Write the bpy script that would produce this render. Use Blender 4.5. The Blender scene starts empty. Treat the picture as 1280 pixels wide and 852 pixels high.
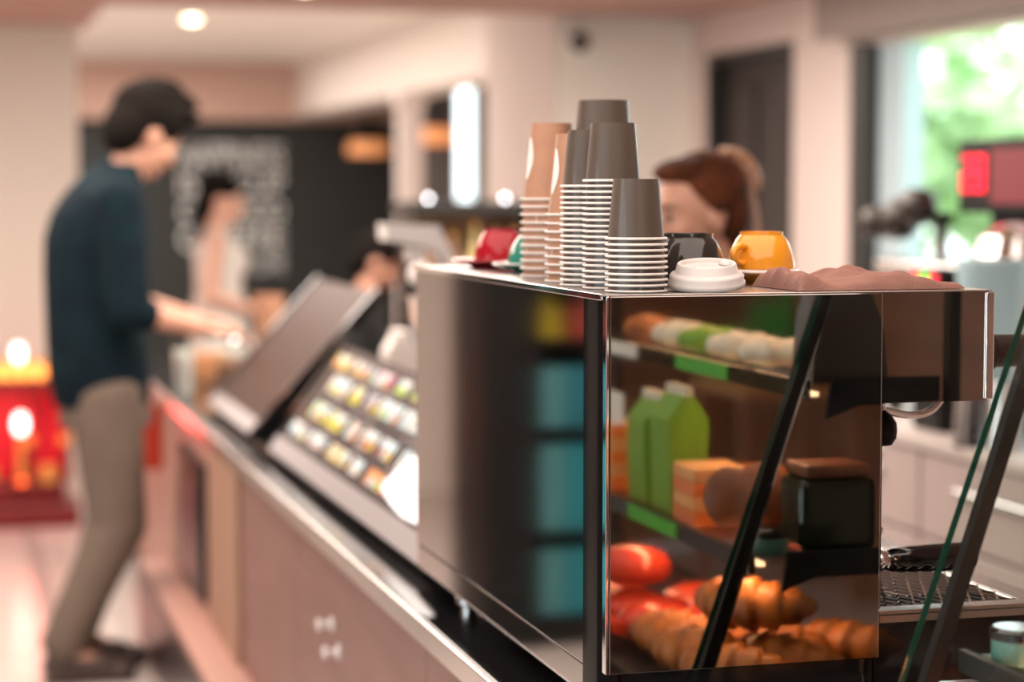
import bpy, bmesh, math, random
from mathutils import Vector, Matrix, Euler
PI = math.pi
random.seed(7)
scene = bpy.context.scene
C = scene.collection

# ------------------------------------------------------------------ camera, world, lights, exposure
cam_d = bpy.data.cameras.new('camera')
cam = bpy.data.objects.new('camera', cam_d); C.objects.link(cam)
cam.location = (0, 0, 1.5)
cam.rotation_euler = (math.radians(90) - math.atan(186/2625), 0, -math.radians(15.3))
cam_d.sensor_width = 36.0
cam_d.lens = 2625*36/1280
cam_d.clip_start = 0.05
cam_d.dof.use_dof = True
cam_d.dof.focus_distance = 2.58
cam_d.dof.aperture_fstop = 2.2
scene.camera = cam
scene.view_settings.view_transform = 'Standard'
scene.view_settings.look = 'None'
scene.view_settings.gamma = 1
scene.view_settings.exposure = 0.12
scene.cycles.use_denoising = True
scene.cycles.max_bounces = 10
scene.cycles.transparent_max_bounces = 24
scene.cycles.caustics_reflective = False
scene.cycles.caustics_refractive = False
scene.cycles.sample_clamp_indirect = 6

world = bpy.data.worlds.new('overcast_sky'); scene.world = world
world.use_nodes = True
wn = world.node_tree.nodes; wl = world.node_tree.links
bg = wn['Background']
bg.inputs['Color'].default_value = (0.90, 0.97, 1.0, 1)
bg.inputs['Strength'].default_value = 3.6

def area(name, loc, rot, size, power, col, sy=None):
    l = bpy.data.lights.new(name, 'AREA'); l.energy = power; l.color = col
    l.size = size
    if sy: l.shape = 'RECTANGLE'; l.size_y = sy
    o = bpy.data.objects.new(name, l); C.objects.link(o); o.location = loc; o.rotation_euler = rot
    return o
WARM = (1.0, 0.85, 0.74)
area('ceiling_panel_front', (0.6, 2.2, 2.26), (0, 0, 0), 2.2, 50, WARM, 3.0)  # added area lights under the ceiling, general fill for the room
area('ceiling_panel_middle', (0.7, 6.4, 2.26), (0, 0, 0), 3.6, 215, WARM, 3.2)
area('ceiling_panel_far', (0.7, 13.4, 2.52), (0, 0, 0), 3.2, 200, (1.0, 0.90, 0.82), 6.0)

# ------------------------------------------------------------------ materials
MATS = {}
def mat(name, col, rough=0.5, metal=0.0, spec=0.5, emit=None, es=1.0, noise=None, bump=0.0, coat=0.0, sss=0.0, alpha=None, bscale=60.0, aniso=None):
    """noise = (other colour, scale, stretch xyz)"""
    if name in MATS: return MATS[name]
    m = bpy.data.materials.new(name); m.use_nodes = True
    nt = m.node_tree; b = nt.nodes['Principled BSDF']
    b.inputs['Base Color'].default_value = (*col, 1)
    b.inputs['Roughness'].default_value = rough
    b.inputs['Metallic'].default_value = metal
    b.inputs['Specular IOR Level'].default_value = spec
    if coat: b.inputs['Coat Weight'].default_value = coat; b.inputs['Coat Roughness'].default_value = 0.03
    if sss:
        b.inputs['Subsurface Weight'].default_value = sss; b.inputs['Subsurface Radius'].default_value = (0.012, 0.005, 0.003)
    if emit:
        b.inputs['Emission Color'].default_value = (*emit, 1); b.inputs['Emission Strength'].default_value = es
    tc = None
    if noise or bump:
        tc = nt.nodes.new('ShaderNodeTexCoord')
    if noise:
        mp = nt.nodes.new('ShaderNodeMapping'); mp.inputs['Scale'].default_value = noise[2] if len(noise) > 2 else (1, 1, 1)
        n = nt.nodes.new('ShaderNodeTexNoise'); n.inputs['Scale'].default_value = noise[1]; n.inputs['Detail'].default_value = 5
        r = nt.nodes.new('ShaderNodeValToRGB')
        r.color_ramp.elements[0].color = (*col, 1); r.color_ramp.elements[1].color = (*noise[0], 1)
        r.color_ramp.elements[0].position = 0.35; r.color_ramp.elements[1].position = 0.68
        nt.links.new(tc.outputs['Object'], mp.inputs['Vector']); nt.links.new(mp.outputs['Vector'], n.inputs['Vector'])
        nt.links.new(n.outputs['Fac'], r.inputs['Fac']); nt.links.new(r.outputs['Color'], b.inputs['Base Color'])
    if bump:
        n2 = nt.nodes.new('ShaderNodeTexNoise'); n2.inputs['Scale'].default_value = bscale; n2.inputs['Detail'].default_value = 4
        bp = nt.nodes.new('ShaderNodeBump'); bp.inputs['Strength'].default_value = bump; bp.inputs['Distance'].default_value = 0.002
        nt.links.new(tc.outputs['Object'], n2.inputs['Vector']); nt.links.new(n2.outputs['Fac'], bp.inputs['Height']); nt.links.new(bp.outputs['Normal'], b.inputs['Normal'])
    MATS[name] = m; return m

def glass_mat(name, tint, refl=0.10, rough=0.0):
    m = bpy.data.materials.new(name); m.use_nodes = True; nt = m.node_tree
    for n in list(nt.nodes): nt.nodes.remove(n)
    out = nt.nodes.new('ShaderNodeOutputMaterial'); mx = nt.nodes.new('ShaderNodeMixShader')
    t = nt.nodes.new('ShaderNodeBsdfTransparent'); t.inputs['Color'].default_value = (*tint, 1)
    g = nt.nodes.new('ShaderNodeBsdfGlossy'); g.inputs['Roughness'].default_value = rough; g.inputs['Color'].default_value = (1, 1, 1, 1)
    f = nt.nodes.new('ShaderNodeFresnel'); f.inputs['IOR'].default_value = 1.35 + refl
    ge = nt.nodes.new('ShaderNodeNewGeometry'); mu = nt.nodes.new('ShaderNodeMath'); mu.operation = 'SUBTRACT'; mu.use_clamp = True
    nt.links.new(f.outputs['Fac'], mu.inputs[0]); nt.links.new(ge.outputs['Backfacing'], mu.inputs[1])
    nt.links.new(mu.outputs[0], mx.inputs['Fac']); nt.links.new(t.outputs[0], mx.inputs[1]); nt.links.new(g.outputs[0], mx.inputs[2])
    nt.links.new(mx.outputs[0], out.inputs['Surface'])
    MATS[name] = m; return m

M_WALL = mat('warm_white_paint', (0.72, 0.62, 0.58), 0.7)
M_WALL2 = mat('cream_white_paint', (0.86, 0.82, 0.75), 0.7)
M_PINK = mat('rosy_beige_paint', (0.60, 0.40, 0.33), 0.8)
M_SOFFIT = mat('dusky_rose_soffit_paint', (0.52, 0.33, 0.28), 0.8)
M_CEIL = mat('ceiling_paint', (0.82, 0.74, 0.68), 0.8)
M_BLACKWALL = mat('blackboard_paint', (0.022, 0.025, 0.024), 0.6)
M_CHALK = mat('white_lettering', (0.90, 0.92, 0.90), 0.8)
M_DOOR = mat('dark_stained_door', (0.030, 0.022, 0.020), 0.45)
M_FRAME = mat('black_aluminium', (0.018, 0.018, 0.018), 0.4)
M_BLUEFRAME = mat('pale_blue_frame', (0.45, 0.58, 0.64), 0.5)
M_BLIND = mat('taupe_blind_fabric', (0.30, 0.25, 0.23), 0.9)
M_GREYWALL = mat('grey_wall_paint', (0.105, 0.098, 0.096), 0.8)
M_TILE = mat('pale_floor_tile', (0.66, 0.60, 0.57), 0.22, noise=((0.60, 0.54, 0.51), 6))
M_GROUT = mat('floor_grout', (0.40, 0.35, 0.33), 0.8)
M_STUD = mat('dark_floor_stud', (0.25, 0.21, 0.20), 0.5)
M_COUNTER = mat('black_glossy_countertop', (0.012, 0.012, 0.013), 0.08)
M_WOOD = mat('mauve_brown_laminate', (0.25, 0.130, 0.110), 0.45, noise=((0.21, 0.105, 0.088), 3, (1, 1, 8)))
M_WOODPALE = mat('tan_laminate', (0.34, 0.20, 0.135), 0.45)
M_PLINTH = mat('rosy_plinth_board', (0.48, 0.27, 0.22), 0.4)
M_STEEL = mat('polished_mirror_steel', (0.44, 0.40, 0.38), 0.035, 1.0)
M_STEEL2 = mat('satin_steel', (0.66, 0.62, 0.60), 0.25, 1.0)
M_REAR = mat('dark_smoked_mirror_panel', (0.30, 0.275, 0.265), 0.055, 1.0)
M_CHROME = mat('chrome', (0.85, 0.85, 0.86), 0.04, 1.0)
M_BLACKGLOSS = mat('glossy_black_enamel', (0.008, 0.008, 0.009), 0.06, coat=0.5)
M_BLACK = mat('matte_black_plastic', (0.010, 0.009, 0.009), 0.55, 0.0, 0.25)
M_DARKBROWN = mat('dark_brown_bakelite', (0.030, 0.020, 0.016), 0.3)
M_CUPDARK = mat('taupe_brown_cup_print', (0.084, 0.059, 0.044), 0.42, coat=0.35)
M_CUPKRAFT = mat('kraft_paper', (0.46, 0.235, 0.14), 0.5, noise=((0.42, 0.21, 0.125), 40), coat=0.2)
M_CUPWHITE = mat('white_cup_paper', (0.86, 0.80, 0.76), 0.5)
M_LID = mat('white_lid_plastic', (0.66, 0.61, 0.59), 0.35)
M_BLACKCER = mat('black_glazed_ceramic', (0.030, 0.024, 0.021), 0.07, coat=0.3)
M_YELLOWCER = mat('yellow_glazed_ceramic', (0.90, 0.36, 0.025), 0.10, coat=0.3)
M_REDCER = mat('red_glazed_ceramic', (0.38, 0.004, 0.015), 0.12)
M_GREENCER = mat('green_glazed_ceramic', (0.02, 0.20, 0.15), 0.10, coat=0.3)
M_WHITECER = mat('white_glazed_ceramic', (0.85, 0.82, 0.80), 0.10)
M_TOWEL = mat('brown_microfibre_cloth', (0.29, 0.145, 0.115), 0.95, bump=0.6, bscale=350)
M_GLASS = glass_mat('clear_glass', (0.97, 0.99, 0.98), -0.19)
M_GLASSGREEN = mat('green_glass_edge', (0.008, 0.050, 0.032), 0.08, coat=0.5)
M_SKIN = mat('warm_skin', (0.56, 0.29, 0.20), 0.5, sss=0.15)
M_SKIN2 = mat('light_skin', (0.68, 0.40, 0.30), 0.5, sss=0.15)
M_HAIRBLACK = mat('black_hair', (0.010, 0.008, 0.007), 0.8, 0.0, 0.04, bump=0.5, bscale=120)
M_HAIRBROWN = mat('brown_hair', (0.030, 0.012, 0.008), 0.7, 0.0, 0.08, noise=((0.15, 0.045, 0.018), 7, (1, 1, 2)), bump=0.5, bscale=140)
M_SHIRT = mat('dark_teal_shirt_cotton', (0.004, 0.010, 0.016), 0.9, 0.0, 0.12, noise=((0.005, 0.016, 0.022), 14), bump=0.3, bscale=90)
M_TROUSER = mat('khaki_taupe_cotton', (0.15, 0.112, 0.088), 0.9, noise=((0.125, 0.092, 0.072), 10), bump=0.3, bscale=80)
M_SHOE = mat('dark_brown_leather', (0.05, 0.03, 0.025), 0.4)
M_WHITECLOTH = mat('white_cotton', (0.82, 0.80, 0.76), 0.9, noise=((0.72, 0.70, 0.64), 9))
M_BLACKCLOTH = mat('black_cotton', (0.012, 0.012, 0.012), 0.9)
M_BROWNCLOTH = mat('brown_cotton', (0.12, 0.06, 0.045), 0.9)
M_LIPS = mat('lip_skin', (0.45, 0.15, 0.13), 0.4)
M_EYE = mat('dark_eye', (0.02, 0.012, 0.01), 0.15)
M_CLIP = mat('tan_shell_clip', (0.50, 0.28, 0.17), 0.3)
M_RIBBON = mat('beige_ribbon', (0.42, 0.27, 0.21), 0.7)
M_CRUST = mat('baked_golden_crust', (0.62, 0.20, 0.035), 0.45, noise=((0.16, 0.04, 0.010), 22), bump=1.0, bscale=90)
M_CRUSTD = mat('dark_baked_crust', (0.20, 0.06, 0.02), 0.5, noise=((0.10, 0.03, 0.012), 18), bump=0.5, bscale=60)
M_CRUMB = mat('pale_crumb', (0.75, 0.42, 0.18), 0.8, noise=((0.66, 0.30, 0.10), 30))
M_REDWRAP = mat('red_wrapper', (0.50, 0.04, 0.015), 0.25)
M_ORANGEWRAP = mat('orange_wrapper', (0.75, 0.20, 0.04), 0.3)
M_GREENWRAP = mat('leaf_green_wrapper', (0.16, 0.36, 0.03), 0.3)
M_FOIL = mat('pale_clear_wrap', (0.70, 0.68, 0.58), 0.2)
M_DARKJAR = mat('dark_green_jar_glass', (0.010, 0.016, 0.008), 0.08)
M_CARD = mat('white_price_card', (0.80, 0.80, 0.76), 0.6)
M_RAILGREEN = mat('green_price_rail', (0.06, 0.40, 0.03), 0.4)
M_LED = mat('warm_led_strip', (1, 0.7, 0.4), 0.5, emit=(1.0, 0.62, 0.35), es=4)
M_LAMP = mat('lamp_glow', (1, 0.9, 0.75), 0.5, emit=(1.0, 0.80, 0.58), es=9)
M_REDLAMP = mat('red_lamp_glow', (1, 0.1, 0.1), 0.5, emit=(1.0, 0.30, 0.28), es=14)
M_REDGLOW = mat('red_lit_panel', (0.6, 0.01, 0.02), 0.4, emit=(0.9, 0.01, 0.03), es=0.25)
M_SHRINERED = mat('red_lacquer', (0.16, 0.008, 0.010), 0.35)
M_GOLD = mat('gold_paint', (0.85, 0.42, 0.12), 0.35, 0.6)
M_AMBER = mat('amber_lamp_glow', (1, 0.5, 0.1), 0.5, emit=(1.0, 0.36, 0.08), es=1.6)
M_PENDIN = mat('copper_lamp_glow', (0.80, 0.34, 0.14), 0.4, emit=(1.0, 0.38, 0.14), es=0.5)
M_LEDRED = mat('red_digit', (0.6, 0.02, 0.05), 0.4, emit=(1.0, 0.02, 0.05), es=2.0)
M_LEDDIM = mat('dim_red_screen', (0.08, 0.01, 0.012), 0.5, emit=(0.60, 0.05, 0.08), es=0.30)
M_LEDGREEN = mat('green_indicator', (0.02, 0.8, 0.1), 0.4, emit=(0.05, 1.0, 0.15), es=1.5)
M_BOARD = mat('menu_board_grey_face', (0.085, 0.070, 0.070), 0.22)
M_BOARD2 = mat('menu_board_brown_face', (0.060, 0.036, 0.030), 0.38, 0.0, 0.3)
M_BOARDEDGE = mat('menu_board_grey_edge', (0.42, 0.39, 0.40), 0.3)
M_TEAL = mat('teal_carton', (0.008, 0.28, 0.34), 0.5)
M_TEALDARK = mat('dark_teal_carton', (0.01, 0.20, 0.27), 0.5)
M_TEALPALE = mat('pale_teal_carton', (0.10, 0.36, 0.38), 0.5)
M_YELLOWBAG = mat('yellow_bag', (0.75, 0.60, 0.02), 0.5)
M_BACKBAR = mat('warm_grey_cabinet_paint', (0.52, 0.43, 0.41), 0.45)
M_BACKTOP = mat('pale_stone_worktop', (0.62, 0.55, 0.52), 0.3)
M_SILVER = mat('brushed_silver', (0.70, 0.72, 0.74), 0.2, 1.0)
M_PALEBLUE = mat('pale_blue_plastic', (0.42, 0.62, 0.68), 0.4)
M_AMBERGLASS = mat('amber_syrup', (0.36, 0.17, 0.07), 0.15)
M_YELLOWSYR = mat('yellow_syrup', (0.62, 0.50, 0.20), 0.2)
M_LEAF = mat('sunlit_leaves', (0.15, 0.36, 0.09), 0.6, noise=((0.34, 0.55, 0.24), 2.2))  # two green leaf tones mixed by noise
M_LEAF2 = mat('pale_leaves', (0.28, 0.47, 0.20), 0.6, noise=((0.50, 0.66, 0.38), 2.5))
M_BARK = mat('bark', (0.20, 0.13, 0.09), 0.9)
M_GRASS = mat('lawn', (0.42, 0.55, 0.28), 0.9)
M_BROWNWALL = mat('brown_timber_wall', (0.30, 0.13, 0.07), 0.5, noise=((0.22, 0.09, 0.05), 2, (1, 1, 6)))
M_POSTER = mat('dark_poster', (0.035, 0.022, 0.022), 0.3)
M_JARSWEET = mat('brown_cookies', (0.30, 0.14, 0.07), 0.7)
M_COOKIE = mat('orange_biscuits', (0.60, 0.26, 0.12), 0.7)

# ------------------------------------------------------------------ mesh helpers
def newbm(): return bmesh.new()
def link(name, me_or_bm, m, parent=None, smooth=False):
    if isinstance(me_or_bm, bmesh.types.BMesh):
        me = bpy.data.meshes.new(name); me_or_bm.to_mesh(me); me_or_bm.free()
    else: me = me_or_bm
    ms = m if isinstance(m, (list, tuple)) else [m]
    for x in ms: me.materials.append(x)
    if smooth:
        for p in me.polygons: p.use_smooth = True
    o = bpy.data.objects.new(name, me); C.objects.link(o)
    if parent: o.parent = parent
    return o
def smooth_angle(o, ang=40):
    me = o.data
    for p in me.polygons: p.use_smooth = True
    bm = bmesh.new(); bm.from_mesh(me)
    for e in bm.edges:
        if len(e.link_faces) == 2 and e.calc_face_angle(0) > math.radians(ang): e.smooth = False
    bm.to_mesh(me); bm.free()
    return o
def box(bm, x0, x1, y0, y1, z0, z1, bev=0.0, mi=0):
    r = bmesh.ops.create_cube(bm, size=1)
    vs = r['verts']
    for v in vs:
        v.co = Vector(((x0+x1)/2 + v.co.x*(x1-x0), (y0+y1)/2 + v.co.y*(y1-y0), (z0+z1)/2 + v.co.z*(z1-z0)))
    fs = set(f for v in vs for f in v.link_faces)
    for f in fs: f.material_index = mi
    if bev:
        es = list(set(e for v in vs for e in v.link_edges))
        rr = bmesh.ops.bevel(bm, geom=es, offset=bev, segments=2, affect='EDGES', profile=0.5)
        for f in rr['faces']: f.material_index = mi
def boxo(name, m, dims, parent=None, bev=0.0):
    bm = newbm(); box(bm, *dims, bev=bev); o = link(name, bm, m, parent)
    return o
def prism(bm, pts, axis, a, b, mi=0):
    """extrude polygon pts (2D) along axis from a to b; axis 'X': pts=(y,z) 'Y': pts=(x,z) 'Z': pts=(x,y)"""
    def mk(p, t):
        return {'X': (t, p[0], p[1]), 'Y': (p[0], t, p[1]), 'Z': (p[0], p[1], t)}[axis]
    A = [bm.verts.new(mk(p, a)) for p in pts]; B = [bm.verts.new(mk(p, b)) for p in pts]
    n = len(pts); fs = [bm.faces.new(A), bm.faces.new(B[::-1])]
    for i in range(n): fs.append(bm.faces.new((A[i], B[i], B[(i+1) % n], A[(i+1) % n])))
    for f in fs: f.material_index = mi
    bmesh.ops.recalc_face_normals(bm, faces=fs)
def lathe(bm, prof, seg=48, M=None, mi=0, closed=False):
    rings = []
    for (r, z) in prof:
        if r < 1e-6:
            rings.append([bm.verts.new((0, 0, z))])
        else:
            rings.append([bm.verts.new((r*math.cos(2*PI*i/seg), r*math.sin(2*PI*i/seg), z)) for i in range(seg)])
    fs = []
    pairs = list(zip(rings, rings[1:])) + ([(rings[-1], rings[0])] if closed else [])
    for A, B in pairs:
        for i in range(seg):
            j = (i+1) % seg
            if len(A) == 1 and len(B) == 1: continue
            if len(A) == 1: fs.append(bm.faces.new((A[0], B[i], B[j])))
            elif len(B) == 1: fs.append(bm.faces.new((A[i], A[j], B[0])))
            else: fs.append(bm.faces.new((A[i], A[j], B[j], B[i])))
    for f in fs: f.material_index = mi; f.smooth = True
    bmesh.ops.recalc_face_normals(bm, faces=fs)
    if M:
        bmesh.ops.transform(bm, matrix=M, verts=[v for R in rings for v in R])
def latheo(name, m, prof, parent=None, seg=48, loc=None, rot=None, ang=35, closed=False):
    bm = newbm(); lathe(bm, prof, seg, closed=closed); o = link(name, bm, m, parent)
    if loc: o.location = loc
    if rot: o.rotation_euler = rot
    return smooth_angle(o, ang)
def tube(bm, pts, rad, seg=12, mi=0, cap=True):
    pts = [Vector(p) for p in pts]; n = len(pts)
    rads = rad if isinstance(rad, (list, tuple)) else [rad]*n
    up = Vector((0, 0, 1)); prev = None; rings = []
    for i, p in enumerate(pts):
        t = (pts[min(i+1, n-1)] - pts[max(i-1, 0)]).normalized()
        if prev is None:
            a = up if abs(t.dot(up)) < 0.9 else Vector((1, 0, 0))
            u = t.cross(a).normalized()
        else:
            u = (prev - t*prev.dot(t)).normalized()
        prev = u; w = t.cross(u)
        rings.append([bm.verts.new(p + (u*math.cos(2*PI*k/seg) + w*math.sin(2*PI*k/seg))*rads[i]) for k in range(seg)])
    fs = []
    for A, B in zip(rings, rings[1:]):
        for k in range(seg): fs.append(bm.faces.new((A[k], A[(k+1) % seg], B[(k+1) % seg], B[k])))
    if cap: fs.append(bm.faces.new(rings[0][::-1])); fs.append(bm.faces.new(rings[-1]))
    for f in fs: f.material_index = mi; f.smooth = True
    bmesh.ops.recalc_face_normals(bm, faces=fs)
def tubeo(name, m, pts, rad, parent=None, seg=12):
    bm = newbm(); tube(bm, pts, rad, seg); return smooth_angle(link(name, bm, m, parent), 50)
def bez(p0, p1, p2, p3, n=10):
    out = []
    for i in range(n+1):
        t = i/n; a = (1-t)**3; b = 3*t*(1-t)**2; c = 3*t*t*(1-t); d = t**3
        out.append(tuple(a*p0[k]+b*p1[k]+c*p2[k]+d*p3[k] for k in range(3)))
    return out
def thing(name, label, cat, loc=(0, 0, 0), rz=0, group=None):
    o = bpy.data.objects.new(name, None); C.objects.link(o); o.empty_display_size = 0.05
    o.location = loc; o.rotation_euler = (0, 0, rz); o['label'] = label; o['category'] = cat
    if group: o['group'] = group
    return o
def tag(o, label, cat, group=None):
    o['label'] = label; o['category'] = cat
    if group: o['group'] = group
    return o
def struct(o): o['kind'] = 'structure'; return o
def sbox(name, m, *dims): return struct(boxo(name, m, dims))
def dup(root, loc=None, rz=None, label=None, group=None):
    def cp(o, par):
        c = o.copy(); C.objects.link(c)
        if par: c.parent = par
        for ch in [k for k in KIDS.get(o.name, [])]: cp(ch, c)
        return c
    r = cp(root, None)
    if loc is not None: r.location = loc
    if rz is not None: r.rotation_euler = (0, 0, rz)
    if label: r['label'] = label
    if group: r['group'] = group
    return r
KIDS = {}
def index_kids():
    KIDS.clear()
    for o in C.objects:
        if o.parent: KIDS.setdefault(o.parent.name, []).append(o)

# ------------------------------------------------------------------ room
XR = 3.3
# floor with tiles the camera can see
fl = struct(boxo('floor', M_GROUT, (-3.4, 4.1, -3.6, 17.8, -0.06, -0.004)))
TS = 0.30
bm = newbm(); box(bm, -TS/2+0.003, TS/2-0.003, -TS/2+0.003, TS/2-0.003, -0.004, 0.0)
tile = link('floor_tile', bm, M_TILE, fl)
tile.location = (-0.45, 5.0, 0)
first = True
for i in range(-2, 3):
    for j in range(0, 24):
        if first: o = tile; first = False
        else: o = tile.copy(); C.objects.link(o)
        o.parent = fl; o.location = (i*TS + 0.15, 4.6 + j*TS, 0)
bm = newbm(); box(bm, -3.39, -0.455, -3.59, 17.7, -0.004, -0.0002); box(bm, 0.905, 4.09, -3.59, 17.7, -0.004, -0.0002)
box(bm, -0.455, 0.905, -3.59, 4.45, -0.004, -0.0002); box(bm, -0.455, 0.905, 11.65, 17.7, -0.004, -0.0002)
link('floor_tile_field', bm, M_TILE, fl)
bm = newbm()
for x0 in (0.055, 0.345):
    for k in range(0, 130):
        y = 6.0 + k*0.028
        for q in range(3): box(bm, x0+q*0.02, x0+q*0.02+0.012, y, y+0.012, 0.0, 0.002)
so = link('floor_stud_strip', bm, M_STUD, fl); so['kind'] = 'stuff'

sbox('ceiling', M_CEIL, -3.5, 4.15, 8.9, 17.9, 2.55, 2.65)
bm = newbm(); box(bm, -3.5, 3.5, -3.7, 8.98, 2.28, 2.65); box(bm, -3.5, 0.70, 8.98, 10.42, 2.281, 2.55)
struct(link('ceiling_front', bm, M_SOFFIT))
sbox('trim_1', M_PINK, 0.2, 3.85, 17.2, 17.5, 2.09, 2.55)      # header over the black wall
bm = newbm(); box(bm, -3.5, -3.4, 3.0, 17.9, -0.06, 2.55); box(bm, -3.5, -3.4, -3.7, -3.0, -0.06, 2.55)
box(bm, -3.5, -3.4, -3.0, 3.0, -0.06, 0.1); box(bm, -3.5, -3.4, -3.0, 3.0, 2.2, 2.55)
struct(link('wall_left', bm, M_WALL))
w5 = struct(boxo('window_4', M_GLASS, (-3.455, -3.445, -3.0, 3.0, 0.1, 2.2)))  # glazing added out of view, brings daylight in from the left
for y in (-3.0, -1.5, 0.0, 1.5, 2.95): boxo('mullion', M_FRAME, (-3.49, -3.41, y, y+0.05, 0.1, 2.2), w5)
# far wall: black boarded face and pale left part
bm = newbm(); box(bm, -3.4, 4.15, 17.55, 17.7, -0.06, 2.55)
struct(link('wall_back', bm, M_WALL))
bm = newbm(); box(bm, 1.05, 3.83, 17.40, 17.55, 0.0, 2.09)
struct(link('wall_back_black', bm, M_BLACKWALL))
sbox('wall_back_column', M_WALL2, -1.6, 0.655, 10.2, 10.5, 0.0, 2.55)
# pale pillar beyond the counter, grey far wall with a bright slit window
bm = newbm(); box(bm, 2.81, 2.95, 12.9, 13.04, 0, 2.12); box(bm, 2.79, 2.97, 12.88, 13.06, 2.04, 2.121)
struct(link('wall_pillar', bm, M_WALL))
bm = newbm()
box(bm, 3.10, 3.43, 14.0, 14.12, 0, 2.55); box(bm, 3.59, 3.95, 14.0, 14.12, 0, 2.55)
box(bm, 3.43, 3.59, 14.0, 14.12, 0, 1.45); box(bm, 3.43, 3.59, 14.0, 14.12, 2.22, 2.55)
struct(link('wall_grey', bm, M_GREYWALL))
w2 = struct(boxo('window_2', M_GLASS, (3.43, 3.59, 14.05, 14.056, 1.45, 2.22)))
boxo('window_frame', M_BLUEFRAME, (3.43, 3.445, 14.01, 14.1, 1.45, 2.22), w2)
boxo('window_frame', M_BLUEFRAME, (3.575, 3.59, 14.01, 14.1, 1.45, 2.22), w2)
bm = newbm(); prism(bm, [(3.10, 14.06), (3.22, 14.06), (4.12, 17.55), (4.00, 17.55)], 'Z', 0, 2.55)
struct(link('wall_angled', bm, M_GREYWALL))
sbox('trim_2', M_CEIL, 2.86, 3.16, 10.21, 17.2, 2.13, 2.551)
# projecting white block
bm = newbm(); box(bm, 2.67, 3.95, 9.0, 10.2, 0, 2.55)
blk = struct(link('wall_block', bm, M_WALL2))
sbox('wall_block_side', M_WALL, 2.655, 2.669, 9.0, 10.2, 0, 2.55)  # side face in a darker paint, standing in for its shade
# right wall with door and window openings
def rwall(bm, y0, y1, z0, z1): box(bm, XR, XR+0.15, y0, y1, z0, z1)
bm = newbm()
rwall(bm, 8.77, 9.0, 0, 2.4); rwall(bm, 7.82, 8.77, 2.10, 2.4); rwall(bm, 7.28, 7.82, 0, 2.4)
rwall(bm, 4.30, 7.28, 2.05, 2.4); rwall(bm, 4.30, 7.28, 0, 0.95)
rwall(bm, 1.40, 4.30, 0, 2.4)
struct(link('wall_right', bm, M_WALL))
bm = newbm(); rwall(bm, -3.6, 1.399, 0, 2.4); struct(link('wall_right_timber', bm, M_BROWNWALL))
sbox('wall_right_far', M_WALL, 3.95, 4.05, 10.2, 14.12, 0, 2.55)
sbox('wall_front_right', M_BROWNWALL, 1.7, 3.5, -3.72, -3.6, 0, 2.4)
sbox('wall_front_left', M_BROWNWALL, -3.5, 0.3, -3.72, -3.6, 0, 2.4)
# unseen glazing added behind the camera to let daylight in
w3 = struct(boxo('window_3', M_GLASS, (0.3, 1.7, -3.665, -3.655, 0.05, 2.25)))
for x in (0.3, 0.98, 1.65): boxo('mullion', M_FRAME, (x, x+0.05, -3.70, -3.62, 0, 2.28), w3)
boxo('sill_rail', M_FRAME, (0.3, 1.7, -3.70, -3.62, 0, 0.06), w3)
# door
dr = struct(boxo('door_1', M_DOOR, (XR+0.055, XR+0.10, 7.86, 8.73, 0.0, 2.06)))
bm = newbm(); box(bm, XR-0.01, XR+0.14, 7.82, 7.86, 0, 2.10); box(bm, XR-0.01, XR+0.14, 8.73, 8.77, 0, 2.10); box(bm, XR-0.01, XR+0.14, 7.86, 8.73, 2.06, 2.10)
link('door_frame', bm, M_FRAME, dr)
for (y0, y1, z0, z1) in ((7.98, 8.26, 1.15, 1.95), (8.33, 8.61, 1.15, 1.95), (7.98, 8.26, 0.15, 1.0), (8.33, 8.61, 0.15, 1.0)):
    boxo('door_panel', M_DOOR, (XR+0.04, XR+0.055, y0, y1, z0, z1), dr, 0.005)
tubeo('door_handle', M_SILVER, [(XR+0.05, 8.66, 1.03), (XR+0.0, 8.66, 1.03), (XR+0.0, 8.55, 1.03)], 0.009, dr)
# window 1
w1 = struct(boxo('window_1', M_GLASS, (XR+0.09, XR+0.096, 4.36, 6.93, 1.0, 2.04)))
boxo('window_frame', M_FRAME, (XR+0.0, XR+0.14, 7.13, 7.28, 0.95, 2.05), w1)
boxo('sash_frame', M_BLUEFRAME, (XR+0.05, XR+0.13, 6.93, 7.13, 0.95, 2.05), w1)
boxo('sash_frame', M_CUPWHITE, (XR+0.03, XR+0.13, 5.86, 5.99, 0.95, 2.05), w1)
boxo('window_frame', M_FRAME, (XR+0.0, XR+0.14, 4.30, 4.36, 0.95, 2.05), w1)
boxo('top_rail', M_WALL, (XR+0.02, XR+0.14, 4.36, 7.13, 2.04, 2.05), w1)
boxo('bottom_rail', M_FRAME, (XR+0.03, XR+0.13, 4.36, 6.93, 0.95, 1.0), w1)
# roller blind
rb = thing('roller_blind', 'taupe fabric roller blind rolled up above the bright window', 'blind', (3.2, 5.8, 2.07))
boxo('fabric', M_BLIND, (-0.015, 0.005, -1.55, 1.55, 0.0, 0.20), rb, 0.002)
bm = newbm(); lathe(bm, [(0, -1.56), (0.035, -1.56), (0.035, 1.56), (0, 1.56)], 24, Matrix.Translation((0.03, 0, 0.165)) @ Matrix.Rotation(PI/2, 4, 'X'))
link('roller', bm, M_BLIND, rb)
tubeo('hem_bar', M_BLIND, [(-0.005, -1.55, 0.0), (-0.005, 1.55, 0.0)], 0.008, rb)
boxo('wall_bracket', M_BLIND, (0.0, 0.099, 1.56, 1.575, 0.12, 0.205), rb)
boxo('wall_bracket', M_BLIND, (0.0, 0.099, -1.575, -1.56, 0.12, 0.205), rb)
# sloping pinkish boxing above window seen as lighter strip is the wall itself

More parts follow.
